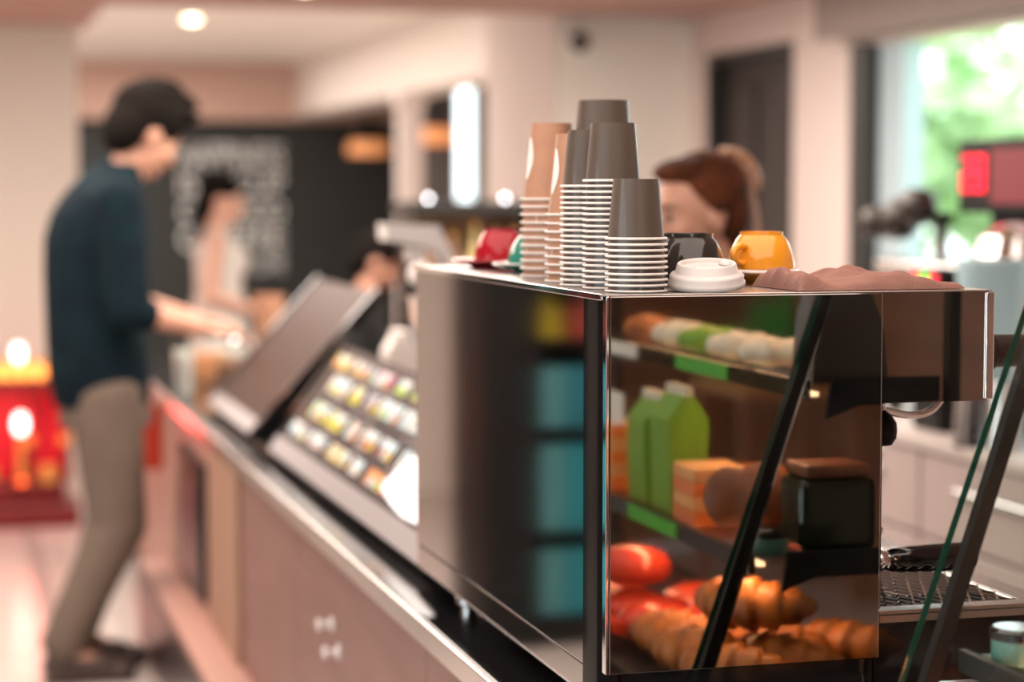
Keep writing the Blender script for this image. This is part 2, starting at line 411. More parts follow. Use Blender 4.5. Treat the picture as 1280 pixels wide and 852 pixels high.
# security camera on block
sc_ = thing('security_camera', 'small white dome security camera with dark lens high on the white wall', 'camera', (2.76, 9.0, 2.17))
bm = newbm(); lathe(bm, [(0, 0), (0.055, 0), (0.058, 0.01), (0.058, 0.035), (0.05, 0.04), (0, 0.04)], 32, Matrix.Rotation(PI/2, 4, 'X'))
link('base_ring', bm, M_WHITECER, sc_)
bm = newbm(); lathe(bm, [(0.044, 0.038), (0.044, 0.05), (0.036, 0.07), (0.02, 0.084), (0, 0.088)], 32, Matrix.Translation((0, 0, -0.008)) @ Matrix.Rotation(PI/2, 4, 'X'))
link('dome', bm, M_BLACKGLOSS, sc_)

# text on the black wall
txt = thing('wall_lettering', 'block of white hand-lettered slogan on the far black wall', 'lettering', (0, 17.39, 0))
def word(s, x0, x1, z0, z1, m, parent):
    cu = bpy.data.curves.new(s.lower().replace(' ', '_'), 'FONT'); cu.body = s; cu.extrude = 0.004; cu.size = 1
    o = bpy.data.objects.new('text_line', cu); C.objects.link(o)
    dg = bpy.context.evaluated_depsgraph_get(); me = bpy.data.meshes.new_from_object(o.evaluated_get(dg))
    bpy.data.objects.remove(o)
    xs = [v.co.x for v in me.vertices]; ys = [v.co.y for v in me.vertices]
    ax, bx, ay, by = min(xs), max(xs), min(ys), max(ys)
    for v in me.vertices:
        v.co = Vector((x0 + (v.co.x-ax)/(bx-ax)*(x1-x0), v.co.z, z0 + (v.co.y-ay)/(by-ay)*(z1-z0)))
    me.materials.clear()
    return link('text_line', me, m, parent)
word('HAPPINESS', 1.93, 2.79, 1.70, 1.90, M_CHALK, txt)
word('IS A CUP', 1.93, 2.79, 1.48, 1.66, M_CHALK, txt)
word('OF', 1.93, 2.18, 1.26, 1.43, M_CHALK, txt)
word('GOOD', 2.24, 2.79, 1.26, 1.43, M_CHALK, txt)
word('COFFEE', 1.93, 2.79, 1.02, 1.22, M_CHALK, txt)
word('WITH LOVE', 2.22, 2.79, 0.84, 0.97, M_CHALK, txt)

# ------------------------------------------------------------------ ceiling lights
def downlight(x, y, z, label):
    t = thing('ceiling_downlight', label, 'light', (x, y, z), group=None)
    latheo('bezel', M_WHITECER, [(0.055, 0), (0.075, 0), (0.075, -0.008), (0.055, -0.012), (0.055, 0)], t, 32)
    latheo('lamp_disc', M_LAMP, [(0, -0.034), (0.035, -0.028), (0.054, -0.006)], t, 32)
    l = bpy.data.lights.new('downlight_beam', 'SPOT'); l.energy = 60; l.color = (1.0, 0.87, 0.76); l.spot_size = 2.2; l.spot_blend = 0.8; l.shadow_soft_size = 0.05
    o = bpy.data.objects.new('downlight_beam', l); C.objects.link(o); o.parent = t; o.location = (0, 0, -0.09)
downlight(1.50, 12.76, 2.55, 'round recessed ceiling downlight glowing over the man\'s head')
downlight(1.35, 7.9, 2.28, 'round recessed downlight in the low front ceiling above the woman in white')  # extra lamp added out of view to brighten the woman
def pendant(x, y, z, r, label):
    t = thing('pendant_lamp', label, 'lamp', (x, y, 2.55))
    latheo('ceiling_rose', M_FRAME, [(0, 0), (0.06, 0), (0.055, -0.03), (0, -0.035)], t, 24)
    tubeo('cord', M_FRAME, [(0, 0, -0.03), (0, 0, z+0.295-2.55)], 0.004, t, 8)
    h = z - 2.55
    latheo('lamp_shade', M_FRAME, [(0.02, h+0.30), (0.035, h+0.29), (0.05, h+0.22), (r*0.7, h+0.14), (r*0.88, h+0.105)], t, 40)
    latheo('shade_band', M_PENDIN, [(r*0.88, h+0.1045), (r*0.99, h+0.06), (r, h)], t, 40)
    latheo('shade_lining', M_PENDIN, [(0.03, h+0.265), (0.05, h+0.20), (r*0.78, h+0.10), (r*0.97, h+0.001)], t, 40)
    latheo('bulb', M_AMBER, [(0, h+0.10), (0.02, h+0.09), (0.032, h+0.06), (0.03, h+0.035), (0, h+0.015)], t, 24)
pendant(3.19, 14.2 - 0.6, 1.82, 0.15, 'black pendant lamp with copper lining beside the pale pillar')
pendant(3.35, 16.6, 1.80, 0.17, 'black pendant lamp with copper lining in front of the black wall')

# ------------------------------------------------------------------ outdoors beyond the windows
sbox('ground', M_GRASS, 4.2, 40, -20, 40, -0.3, -0.2)
def tree(x, y, h, r, m, label, seed):
    rd = random.Random(seed)
    t = thing('tree', label, 'tree', (x, y, -0.2), group='trees outside the window')
    tubeo('trunk', M_BARK, [(0, 0, 0), (0.05, 0.02, h*0.4), (0.0, 0, h*0.8)], [0.14, 0.11, 0.05], t)
    bm = newbm()
    for k in range(420):
        d = Vector((rd.gauss(0, 1), rd.gauss(0, 1), rd.gauss(0, 1))).normalized()*r*rd.uniform(0.45, 1.0)
        c = Vector((0, 0, h*0.8)) + Vector((d.x, d.y, d.z*0.9))
        s = rd.uniform(0.12, 0.26)
        a = Vector((rd.gauss(0, 1), rd.gauss(0, 1), rd.gauss(0, 1))).normalized(); b = a.orthogonal().normalized(); 
        n = a.cross(b)
        v = [bm.verts.new(c + a*s), bm.verts.new(c + b*s*0.5 + n*0.04), bm.verts.new(c - a*s), bm.verts.new(c - b*s*0.5 + n*0.04)]
        bm.faces.new(v)
    o = link('leaf_crown', bm, m, t); o['kind'] = 'stuff'
tree(9.2, 19.5, 3.4, 1.6, M_LEAF, 'green leafy tree seen through the window, left side', 1)
tree(8.0, 14.6, 2.2, 1.1, M_LEAF2, 'pale green leafy tree seen through the middle of the window', 2)
tree(13.0, 24.5, 4.2, 2.2, M_LEAF2, 'tall pale leafy tree furthest beyond the window', 3)
tree(6.6, 11.6, 0.9, 0.6, M_LEAF, 'low round green tree just outside the window', 4)

# ------------------------------------------------------------------ counter
ct = thing('service_counter', 'long mauve-brown service counter with glossy black top and metal edge', 'counter', (0, 0, 0))
ZC = 0.835
boxo('countertop', M_COUNTER, (0.722, 1.42, 2.125, 8.6, ZC-0.035, ZC), ct, 0.003)
boxo('metal_edge', M_STEEL2, (0.712, 0.7219, 2.125, 8.6, ZC-0.035, ZC+0.0015), ct, 0.003)
ys = [2.13, 3.2, 4.45, 5.30, 5.95]
for a, b in zip(ys, ys[1:-1]): boxo('front_panel', M_WOOD, (0.735, 0.755, a+0.002, b-0.002, 0.1, ZC-0.036), ct, 0.002)
boxo('front_post', M_WOODPALE, (0.722, 0.755, 5.302, 5.85, 0.0, ZC-0.036), ct, 0.003)
boxo('front_panel', M_PLINTH, (0.735, 0.755, 5.852, 6.93, 0.1, ZC-0.036), ct, 0.002)
boxo('front_panel', M_PLINTH, (0.735, 0.755, 6.94, 8.59, 0.1, ZC-0.036), ct, 0.002)
boxo('carcass', M_BLACK, (0.757, 1.40, 2.13, 8.58, 0.0, ZC-0.036), ct)
bm = newbm(); prism(bm, [(0.635, 0.0), (0.7345, 0.0), (0.7345, 0.29), (0.72, 0.29), (0.635, 0.275)], 'Y', 3.2, 7.03)
link('foot_ledge', bm, M_PLINTH, ct)
boxo('foot_ledge_face', M_POSTER, (0.628, 0.6345, 3.2, 7.03, 0.02, 0.25), ct)
# poster on the front
po = thing('framed_poster', 'dark framed poster fixed low on the counter front by the man', 'poster', (0.735, 6.3, 0.52))
boxo('frame', M_FRAME, (-0.018, -0.0005, -0.30, 0.30, -0.20, 0.20), po, 0.003)
boxo('poster_sheet', M_POSTER, (-0.021, -0.0182, -0.28, 0.28, -0.18, 0.18), po)
boxo('poster_picture', mat('rose_print', (0.35, 0.12, 0.13), 0.4), (-0.0225, -0.0212, -0.08, 0.05, -0.16, 0.12), po)
# white knobs added in place of a reflection on the counter front
for i, (y, z, lb) in enumerate(((4.02, 0.655, 'upper small chrome bag hook on the brown counter front'), (3.95, 0.615, 'lower small chrome bag hook on the brown counter front'))):
    t = thing('bag_hook', lb, 'hook', (0.735, y, z))
    bm = newbm(); lathe(bm, [(0, 0), (0.016, 0), (0.016, 0.004), (0.006, 0.007), (0.006, 0.02), (0.012, 0.024), (0.012, 0.032), (0, 0.034)], 20, Matrix.Rotation(-PI/2, 4, 'Y'))
    link('hook_knob', bm, M_WHITECER, t)

# ------------------------------------------------------------------ espresso machine
ZT = 1.378; YF = 2.3826; YB = 3.40; XL = 0.765; XM = 1.126; XH = 1.278; ZP = 0.919
em = thing('espresso_machine', 'large polished steel espresso machine with smoked rear panel on the black counter', 'coffee machine', (0, 0, 0))
boxo('inner_body', M_BLACK, (XL+0.012, XM-0.004, YF+0.006, YB-0.006, 0.880, ZT-0.012), em)
# rear panel (faces the customers)
boxo('rear_panel', M_REAR, (XL, XL+0.0115, YF+0.078, YB, 0.915, ZT-0.004), em, 0.002)
boxo('rear_lower_panel', M_REAR, (XL+0.001, XL+0.0115, YF+0.03, YB-0.002, 0.876, 0.9135), em, 0.001)
# rounded black corner post
bm = newbm()
r = 0.022; pts = []
x0, y0 = XL-0.001, YF+0.001
for k in range(9):
    a = PI + k/8*PI/2
    pts.append((x0 + r + r*math.cos(a), y0 + r + r*math.sin(a)))
pts = [(x0, YF+0.077)] + pts + [(XL+0.011+r*0+0.012, y0), (XL+0.023, YF+0.077)]
prism(bm, pts, 'Z', 0.878, ZT-0.003)
smooth_angle(link('corner_post', bm, mat('black_post_enamel', (0.006, 0.006, 0.006), 0.10, 0.0, 0.03), em), 30)
boxo('corner_chrome_strip', M_CHROME, (XL+0.0025, XL+0.0065, YF-0.0035, YF+0.010, ZP, ZT-0.002), em, 0.001)
# mirror side panel
boxo('side_panel', M_STEEL, (XL+0.007, XM, YF-0.004, YF+0.004, ZP, ZT-0.002), em, 0.0012)
boxo('side_skirt', M_BLACKGLOSS, (XL+0.012, XM-0.012, YF+0.001, YF+0.012, 0.878, ZP-0.001), em)
# upper housing over the groups
bm = newbm()
prism(bm, [(XM+0.0015, 1.2385), (XH-0.006, 1.2385), (XH, 1.2445), (XH, ZT-0.008), (XH-0.006, ZT-0.002), (XM+0.0015, ZT-0.002)], 'Y', YF+0.0, YB-0.02)
link('upper_housing', bm, M_STEEL, em)
boxo('housing_edge_strip', M_CHROME, (XH-0.010, XH+0.001, YF-0.004, YF-0.0001, 1.240, ZT-0.003), em, 0.0015)
# top cup tray
boxo('top_tray', M_STEEL2, (XL-0.001, XH-0.002, YF-0.003, YB, ZT-0.0018, ZT), em, 0.0005)
bm = newbm()
box(bm, XL-0.004, XL-0.0012, YF+0.0, YB, ZT-0.007, ZT+0.001, 0.0008); box(bm, XL+0.0, XH, YB+0.0005, YB+0.004, ZT-0.007, ZT+0.001, 0.0008)
link('tray_rim', bm, M_CHROME, em)
# base and legs
boxo('base_cabinet', M_BLACKGLOSS, (XM+0.001, 1.37, YF+0.012, YB-0.01, 0.880, 0.962), em, 0.002)
for (x, y) in ((0.83, 2.50), (0.83, 3.30), (1.25, 2.50), (1.25, 3.30)):
    latheo('leg', M_CHROME, [(0, ZC), (0.022, ZC), (0.022, ZC+0.006), (0.014, ZC+0.010), (0.014, 0.8795), (0, 0.8795)], em, 24, loc=(x, y, 0))
# drip tray
bm = newbm()
X0, X1, Y0, Y1 = XM+0.002, 1.375, YF-0.001, YB-0.01
box(bm, X0, X1, Y0, Y1, 0.9625, 0.9715); box(bm, X0, X1, Y0, Y0+0.028, 0.972, 0.9775, 0.001); box(bm, X0, X1, Y1-0.03, Y1, 0.972, 0.9775, 0.001)
box(bm, X1-0.040, X1, Y0+0.028, Y1-0.03, 0.972, 0.9775, 0.001)
dtr = link('drip_tray', bm, M_STEEL2, em)
boxo('drip_pan', M_BLACK, (X0+0.003, X1-0.042, Y0+0.03, Y1-0.032, 0.9716, 0.9722), dtr)
bm = newbm()
nx, ny = 10, 40; gx0, gx1, gy0, gy1 = X0+0.004, X1-0.046, Y0+0.032, Y1-0.035
for i in range(nx+1):                                   # expanded-metal diamonds
    x = gx0 + (gx1-gx0)*i/nx
    for j in range(ny):
        ya = gy0 + (gy1-gy0)*j/ny; yb = gy0 + (gy1-gy0)*(j+1)/ny
        s = (gx1-gx0)/nx*0.5
        xa = x + (s if j % 2 else 0); xb = x + (0 if j % 2 else s)
        xa = min(xa, gx1); xb = min(xb, gx1)
        v = [bm.verts.new(p) for p in ((xa-0.0015, ya, 0.9765), (xa+0.0015, ya, 0.9775), (xb+0.0015, yb, 0.9775), (xb-0.0015, yb, 0.9765))]
        bm.faces.new(v)
        xa2 = x - (s if j % 2 else 0); xb2 = x - (0 if j % 2 else s)
        xa2 = max(xa2, gx0); xb2 = max(xb2, gx0)
        v = [bm.verts.new(p) for p in ((xa2-0.0015, ya, 0.9765), (xa2+0.0015, ya, 0.9775), (xb2+0.0015, yb, 0.9775), (xb2-0.0015, yb, 0.9765))]
        bm.faces.new(v)
g = link('drip_grid', bm, M_STEEL, em); g['kind'] = 'stuff'
md = g.modifiers.new('s', 'SOLIDIFY'); md.thickness = 0.0006
# front face panel behind the groups
boxo('group_panel', M_STEEL, (XM+0.0005, XM+0.006, YF+0.006, YB-0.02, 0.979, 1.238), em)
# groups
for y in (2.62, 2.93, 3.22):
    gh = latheo('group_head', M_CHROME, [(0, 0.0), (0.030, 0.0), (0.034, 0.012), (0.036, 0.05), (0.026, 0.07), (0.026, 0.138), (0, 0.138)], em, 32, loc=(1.205, y, 1.10))
# steam knob and wand
kb = newbm()
Mx = Matrix.Translation((XH, 2.44, 1.296)) @ Matrix.Rotation(PI/2, 4, 'Y')
lathe(kb, [(0, 0), (0.016, 0), (0.018, 0.006), (0.0265, 0.012), (0.0275, 0.020), (0.0265, 0.027), (0.0215, 0.031), (0.0205, 0.10), (0.017, 0.106), (0, 0.108)], 32, Mx)
smooth_angle(link('steam_knob', kb, M_DARKBROWN, em), 35)
wp = bez((1.272, 2.50, 1.240), (1.262, 2.50, 1.205), (1.225, 2.49, 1.205), (1.176, 2.475, 1.219), 12)
sw = tubeo('steam_wand', M_CHROME, wp + [(1.160, 2.47, 1.224), (1.150, 2.468, 1.20), (1.150, 2.468, 1.10)], 0.0052, em, 14)
bm = newbm(); lathe(bm, [(0.0, -0.021), (0.012, -0.019), (0.0175, -0.010), (0.0185, 0.0), (0.0175, 0.010), (0.012, 0.018), (0.006, 0.024), (0, 0.024)], 28, Matrix.Translation((1.172, 2.472, 1.194)))
link('wand_grip', bm, M_BLACK, sw)
bm = newbm(); tube(bm, [(1.172, 2.472, 1.215), (1.172, 2.472, 1.239)], 0.004); link('wand_stub', bm, M_CHROME, sw)
# small screw bracket under the side panel
boxo('foot_bracket', M_CHROME, (1.104, 1.1065, YF-0.003, YF+0.001, 0.880, ZP-0.001), em)
# portafilter resting on the tray
pf = thing('portafilter', 'black-handled chrome portafilter lying on the drip tray', 'portafilter', (1.19, 2.495, 1.02))
bm = newbm(); lathe(bm, [(0, -0.002), (0.0125, -0.002), (0.0160, 0.008), (0.0175, 0.03), (0.0190, 0.085), (0.0190, 0.112), (0.0150, 0.124), (0, 0.128)], 32, Matrix.Rotation(PI/2, 4, 'Y'))
smooth_angle(link('handle', bm, M_BLACKGLOSS, pf), 40)
bm = newbm(); lathe(bm, [(0, -0.045), (0.008, -0.045), (0.008, -0.022), (0.013, -0.020), (0.016, -0.012), (0.013, -0.004), (0.0135, 0.0), (0, 0.0)], 28, Matrix.Rotation(PI/2, 4, 'Y'))
smooth_angle(link('neck', bm, M_CHROME, pf), 40)
bm = newbm(); lathe(bm, [(0.026, -0.010), (0.031, -0.006), (0.031, 0.018), (0.0335, 0.018), (0.0335, 0.024), (0.029, 0.024), (0.029, -0.004), (0.0, -0.006)], 32, Matrix.Translation((-0.072+0.0, 0, 0)))
bmesh.ops.translate(bm, verts=bm.verts, vec=(0.012, 0, 0))
smooth_angle(link('filter_basket', bm, M_CHROME, pf), 40)
bm = newbm(); tube(bm, bez((-0.035, -0.006, 0.024), (-0.03, -0.012, 0.034), (-0.022, -0.014, 0.03), (-0.014, -0.014, 0.046), 8), [0.007]*5+[0.006, 0.0055, 0.005, 0.005], 12)
link('spout', bm, M_CHROME, pf)
bm = newbm(); tube(bm, [(-0.06, 0, -0.009), (-0.06, 0, -0.041)], 0.009, 12); link('spout', bm, M_CHROME, pf)

# ------------------------------------------------------------------ paper cups
def make_cup(kind):
    # upside down cup, origin at the rolled rim (bottom), body goes up
    if kind == 'dark': R, r, h, m = 0.0358, 0.0282, 0.0735, M_CUPDARK
    elif kind == 'kraft': R, r, h, m = 0.0425, 0.0300, 0.110, M_CUPKRAFT
    else: R, r, h, m = 0.0445, 0.0362, 0.110, M_CUPDARK
    t = thing('paper_cup', 'x', 'cup')
    hr = 0.003
    prof = [(R-0.0012, hr*0.5), (r, h), (r-0.0022, h), (r-0.0026, h-0.006), (0.0, h-0.006)]
    w = latheo('cup_wall', m, prof, t, 56, ang=30)
    inner = latheo('cup_lining', M_CUPWHITE, [(R-0.0020, 0.001), (r-0.0030, h-0.0075), (0, h-0.0075)], t, 56)
    # rolled rim
    rp = []
    for k in range(10):
        a = 2*PI*k/10
        rp.append((R + 0.0012 + 0.0017*math.cos(a), hr*0.5 + 0.00165*math.sin(a)))
    latheo('rolled_rim', M_CUPWHITE, rp, t, 56, ang=80, closed=True)
    # white paper seam
    bm = newbm(); n = 1
    a0 = 0.0; a1 = 0.03
    v = [bm.verts.new(p) for p in ((( R-0.0007)*math.cos(a0), (R-0.0007)*math.sin(a0), hr), ((R-0.0007)*math.cos(a1), (R-0.0007)*math.sin(a1), hr), ((r+0.0006)*math.cos(a1), (r+0.0006)*math.sin(a1), h-0.001), ((r+0.0006)*math.cos(a0), (r+0.0006)*math.sin(a0), h-0.001))]
    bm.faces.new(v); link('paper_seam', bm, M_CUPWHITE if kind == 'kraft' else m, t)
    if kind == 'kraft':          # rounded white printed patch
        bm = newbm(); ring = []
        def pt(ang, z):
            rr = R-0.0012 + (r-(R-0.0012))*(z-hr)/(h-hr) + 0.0006
            return (rr*math.cos(ang), rr*math.sin(ang), z)
        N = 8; grid = []
        for i in range(N+1):
            row = []
            z = 0.030 + 0.060*i/N; wv = math.sin(PI*(0.12+0.76*i/N))
            for j in range(9): row.append(bm.verts.new(pt(0.0 + wv*0.42*(j/8), z)))
            grid.append(row)
        for i in range(N):
            for j in range(8): bm.faces.new((grid[i][j], grid[i][j+1], grid[i+1][j+1], grid[i+1][j]))
        link('printed_patch', bm, M_CUPWHITE, t, True)
    return t
ORD = ['topmost', 'second', 'third', 'fourth', 'fifth', 'sixth', 'seventh', 'eighth', 'ninth', 'tenth', 'eleventh', 'twelfth', 'thirteenth', 'fourteenth', 'fifteenth', 'sixteenth', 'seventeenth', 'eighteenth', 'nineteenth', 'twentieth']
def cup_stack(kind, x, y, n, pitch, desc, group, seam, rnd):
    rd = random.Random(rnd)
    proto = make_cup(kind); index_kids()
    for k in range(n):
        pos = n-1-k    # k=0 bottom
        o = proto if k == 0 else dup(proto)
        o.location = (x + rd.uniform(-0.0005, 0.0005), y + rd.uniform(-0.0005, 0.0005), ZT + 0.0004 + k*pitch + (rd.uniform(-0.0004, 0.0004) if k else 0))
        o.rotation_euler = (0, 0, seam + (rd.uniform(-2.5, 2.5) if pos else 0))
        if k == 0: w = 'lowest'
        else: w = ORD[pos] if pos == 0 else ORD[pos] + ' from the top'
        o['label'] = '%s, %s' % (desc, w); o['group'] = group
cup_stack('dark', 0.825, 2.439, 10, 0.0071, 'dark brown paper cup in the short front stack', 'paper cups in the short front stack', 1.2, 1)
cup_stack('dark', 0.824, 2.530, 20, 0.0071, 'dark brown paper cup in the stack right behind the short one', 'paper cups in the second dark stack', -0.85, 2)
cup_stack('dark', 0.821, 2.618, 19, 0.0071, 'dark brown paper cup in the leftmost dark stack', 'paper cups in the leftmost dark stack', 1.2, 3)
cup_stack('big', 0.917, 2.859, 18, 0.0083, 'large dark brown paper cup in the tallest rear stack', 'large paper cups in the tallest rear stack', 1.0, 4)
cup_stack('kraft', 0.841, 2.735, 9, 0.0112, 'kraft paper cup in the shorter kraft stack', 'kraft cups in the shorter stack', PI+0.05, 5)
cup_stack('kraft', 0.857, 2.917, 11, 0.0110, 'kraft paper cup in the taller leftmost kraft stack', 'kraft cups in the taller stack', PI+0.05, 6)

# lid
ld = thing('cup_lid', 'white plastic travel cup lid lying beside the short cup stack', 'lid', (0.915, 2.4345, ZT+0.0072))
ld.rotation_euler = (math.radians(8.0), math.radians(-2.5), -0.1)
latheo('lid_shell', M_LID, [(0.0445, 0.0), (0.0465, -0.0005), (0.0480, 0.002), (0.0475, 0.006), (0.0455, 0.008), (0.0462, 0.0125), (0.0440, 0.0155), (0.0405, 0.0165), (0.0385, 0.0185), (0.0365, 0.027), (0.0350, 0.0285), (0.0330, 0.0280), (0.0315, 0.0235), (0.0, 0.0225)], ld, 64, ang=60)
bm = newbm(); lathe(bm, [(0.0, 0.0055), (0.003, 0.005), (0.006, 0.002), (0.0065, 0.0)], 20, Matrix.Translation((0.026, 0.010, 0.024)) @ Matrix.Diagonal((1.2, 1.8, 1, 1)))
link('sip_bump', bm, M_LID, ld)
bm = newbm(); lathe(bm, [(0.012, 0.0225), (0.0125, 0.0238), (0.0150, 0.0238), (0.0155, 0.0225)], 32)
link('embossed_ring', bm, M_LID, ld)

# ceramic cups
def ceramic_cup(name, label, cat_m, x, y, z, R, r, h, handle_ang, flip=True):
    t = thing(name, label, 'cup', (x, y, z))
    # local: inverted, rim at z=0, foot at z=h
    out = []
    for k in range(13):
        u = k/12
        rr = r + (R - r)*max(0, 1-u**1.6)**0.75
        out.append((rr, h*0.10 + (h*0.90-h*0.10)*u))
    prof = [(R-0.003, 0.0), (R, 0.001), (R+0.0005, h*0.06)] + out + [(r*0.98, h*0.92), (r*1.0, h), (r*0.88, h), (r*0.85, h*0.95), (0, h*0.95)]
    latheo('cup_body', cat_m, prof, t, 56, ang=50)
    inner = [(R-0.003, 0.0)] + [(rr-0.004, zz-0.002) for rr, zz in out] + [(0, h*0.87)]
    latheo('cup_inside', M_WHITECER, inner, t, 48)
    c, s = math.cos(handle_ang), math.sin(handle_ang)
    ex = R*1.02
    P = bez((ex*c*0.97, ex*s*0.97, h*0.18), ((ex+0.03)*c, (ex+0.03)*s, h*0.12), ((ex+0.03)*c, (ex+0.03)*s, h*0.72), (ex*0.88*c, ex*0.88*s, h*0.62), 12)
    tubeo('handle', cat_m, P, 0.0048, t, 12)
    return t
def saucer(label, m, x, y, R, ped=0.011, top=None):
    t = thing('saucer', label, 'saucer', (x, y, ZT+0.0003))
    latheo('saucer_dish', m, [(0, 0.002), (R*0.50, 0.002), (R*0.50, 0.0), (R*0.56, 0.0), (R*0.60, 0.004), (R*0.98, ped), (R*1.0, ped+0.0022)], t, 64, ang=50)
    latheo('saucer_top', top or M_WHITECER, [(R*1.0, ped+0.0022), (R*0.985, ped+0.0038), (R*0.62, 0.007), (R*0.55, 0.0055), (0, 0.0055)], t, 64, ang=50)
    return t
ceramic_cup('coffee_cup', 'glossy black ceramic cup upside down behind the white lid', M_BLACKCER, 0.950, 2.601, ZT+0.0005, 0.0530, 0.0345, 0.068, 2.3)
saucer('yellow saucer with white top under the upturned yellow cup', M_YELLOWCER, 1.062, 2.620, 0.0520, 0.014)
ceramic_cup('coffee_cup', 'yellow ceramic cup upside down on a yellow saucer', M_YELLOWCER, 1.062, 2.620, ZT+0.0195, 0.0445, 0.0290, 0.050, 3.75)
saucer('green saucer with white top under the upturned green cup', M_GREENCER, 0.885, 3.085, 0.070)
ceramic_cup('coffee_cup', 'dark green ceramic cup upside down beside the kraft cups', M_GREENCER, 0.885, 3.085, ZT+0.011, 0.0465, 0.0270, 0.050, 0.9)
saucer('red saucer at the far left corner of the machine top', M_REDCER, 0.872, 3.270, 0.078, top=M_REDCER)
ceramic_cup('coffee_cup', 'red ceramic cup upside down left of the green cup', M_REDCER, 0.876, 3.270, ZT+0.011, 0.0430, 0.0270, 0.052, 1.2)

# cloth
bm = newbm()
nu, nv = 90, 34; rows = []
for i in range(nu+1):
    u = i/nu; x = 1.020 + 0.232*u
    row = []
    for j in range(nv+1):
        v = j/nv
        wd = 0.085 - 0.045*u
        y = 2.392 + 0.012*u + wd*2*v*0.9 + 0.006*math.sin(9*u+1)*v
        hgt = (0.020*math.exp(-((u-0.06)/0.09)**2) + 0.027*math.exp(-((u-0.42)/0.17)**2)*(0.35+0.65*v) + 0.012*math.exp(-((u-0.68)/0.14)**2) + 0.0045)
        edge = min(1, v/0.10)*min(1, (1-v)/0.06)*min(1, u/0.035)*min(1, (1-u)/0.03)
        edge = max(0.0, edge)**0.5
        f = 0.80 + 0.13*math.sin(26*v + 7*u) + 0.10*math.sin(17*u - 9*v) + 0.06*math.sin(41*u+13*v)
        z = ZT + 0.0008 + 0.003*edge + hgt*edge*f*(1-0.35*max(0, v-0.5))
        row.append(bm.verts.new((x, y, z)))
    rows.append(row)
for i in range(nu):
    for j in range(nv): bm.faces.new((rows[i][j], rows[i+1][j], rows[i+1][j+1], rows[i][j+1]))
tw = link('cleaning_cloth', bm, M_TOWEL, None, True)
tag(tw, 'crumpled brown microfibre cloth on the right end of the machine top', 'cloth')
md = tw.modifiers.new('s', 'SUBSURF'); md.levels = 1; md.render_levels = 1

# ------------------------------------------------------------------ pastry display case
dc = thing('display_case', 'glass pastry display case with sloping front and black struts on the counter', 'display case', (0, 0, 0))
CY0, CY1 = 0.55, 2.10; XK = 1.385
def gx(z): return 1.046 + 0.33*(z-0.963)      # strut centre line
ZB, ZTOP = 0.775, 1.44
boxo('case_base', M_BLACKGLOSS, (0.93, XK, CY0, CY1, 0.08, ZB-0.0005), dc, 0.003)
boxo('case_plinth', M_BLACK, (0.98, XK-0.03, CY0+0.02, CY1-0.02, 0.0, 0.0795), dc)
boxo('case_top', M_BLACKGLOSS, (gx(ZTOP)-0.01, XK, CY0, CY1, ZTOP, ZTOP+0.02), dc, 0.003)
# front glass (slanted), end glasses
o_ = -0.030
bm = newbm(); prism(bm, [(gx(ZB)+o_, ZB), (gx(ZTOP)+o_+0.016, ZTOP), (gx(ZTOP)+o_+0.022, ZTOP), (gx(ZB)+o_+0.006, ZB)], 'Y', CY0, CY1-0.0004)
link('front_glass', bm, M_GLASS, dc)
bm = newbm(); prism(bm, [(gx(ZB)+o_-0.001, ZB), (gx(ZTOP)+o_+0.015, ZTOP), (gx(ZTOP)+o_+0.023, ZTOP), (gx(ZB)+o_+0.007, ZB)], 'Y', CY1-0.0003, CY1+0.0006)
link('glass_edge', bm, M_GLASSGREEN, dc)
for y in (CY1-0.006, CY0):
    bm = newbm(); prism(bm, [(gx(ZB)+o_+0.008, ZB), (gx(ZTOP)+o_+0.024, ZTOP), (XK, ZTOP), (XK, ZB)], 'Y', y, y+0.005)
    link('end_glass', bm, M_GLASS, dc)
for y in (CY1-0.026, CY0+0.010):
    bm = newbm(); prism(bm, [(gx(ZB)-0.009, ZB), (gx(ZTOP)-0.009, ZTOP), (gx(ZTOP)+0.009, ZTOP), (gx(ZB)+0.009, ZB)], 'Y', y, y+0.015)
    link('strut', bm, M_BLACK, dc)
bm = newbm(); prism(bm, [(gx(ZB)+0.0085, ZB), (gx(ZTOP)+0.0085, ZTOP), (gx(ZTOP)+0.0105, ZTOP), (gx(ZB)+0.0105, ZB)], 'Y', CY1-0.010, CY1-0.0085)
link('strut_trim', bm, M_CHROME, dc)
for y in (CY0+0.005, CY1-0.026): boxo('rear_post', M_BLACK, (XK-0.018, XK, y, y+0.018, ZB, ZTOP), dc)
boxo('deck', M_BLACK, (gx(ZB)+0.005, XK-0.02, CY0+0.01, CY1-0.03, ZB, ZB+0.006), dc)
for (z, xf, bx0, bh) in ((0.985, 1.085, 1.124, 0.055), (1.225, 1.165, 1.188, 0.052)):
    sh = boxo('shelf', M_GLASS, (xf, XK-0.02, CY0+0.03, CY1-0.03, z, z+0.006), dc)
    boxo('shelf_front_rail', M_DARKJAR if z > 1.1 else M_FRAME, (xf-0.010, xf-0.0005, CY0+0.03, CY1-0.03, z-0.012, z+0.014), dc, 0.001)
    for y in (CY1-0.036, CY0+0.012):
        bm = newbm(); prism(bm, [(bx0, z-0.04), (bx0+0.008, z+0.016), (XK-0.02, z+0.016), (XK-0.02, z-0.020), (bx0+0.05, z-0.022)], 'Y', y, y+0.006)
        link('shelf_bracket', bm, M_BLACK, dc)
    yy = CY0+0.1
    for k, (ya, yb) in enumerate(((CY1-0.55, CY1-0.32), (CY1-0.98, CY1-0.75))):
        boxo('price_rail', M_RAILGREEN if k == 0 else M_CARD, (xf-0.013, xf-0.0101, ya, yb, z-0.010, z+0.012), dc)
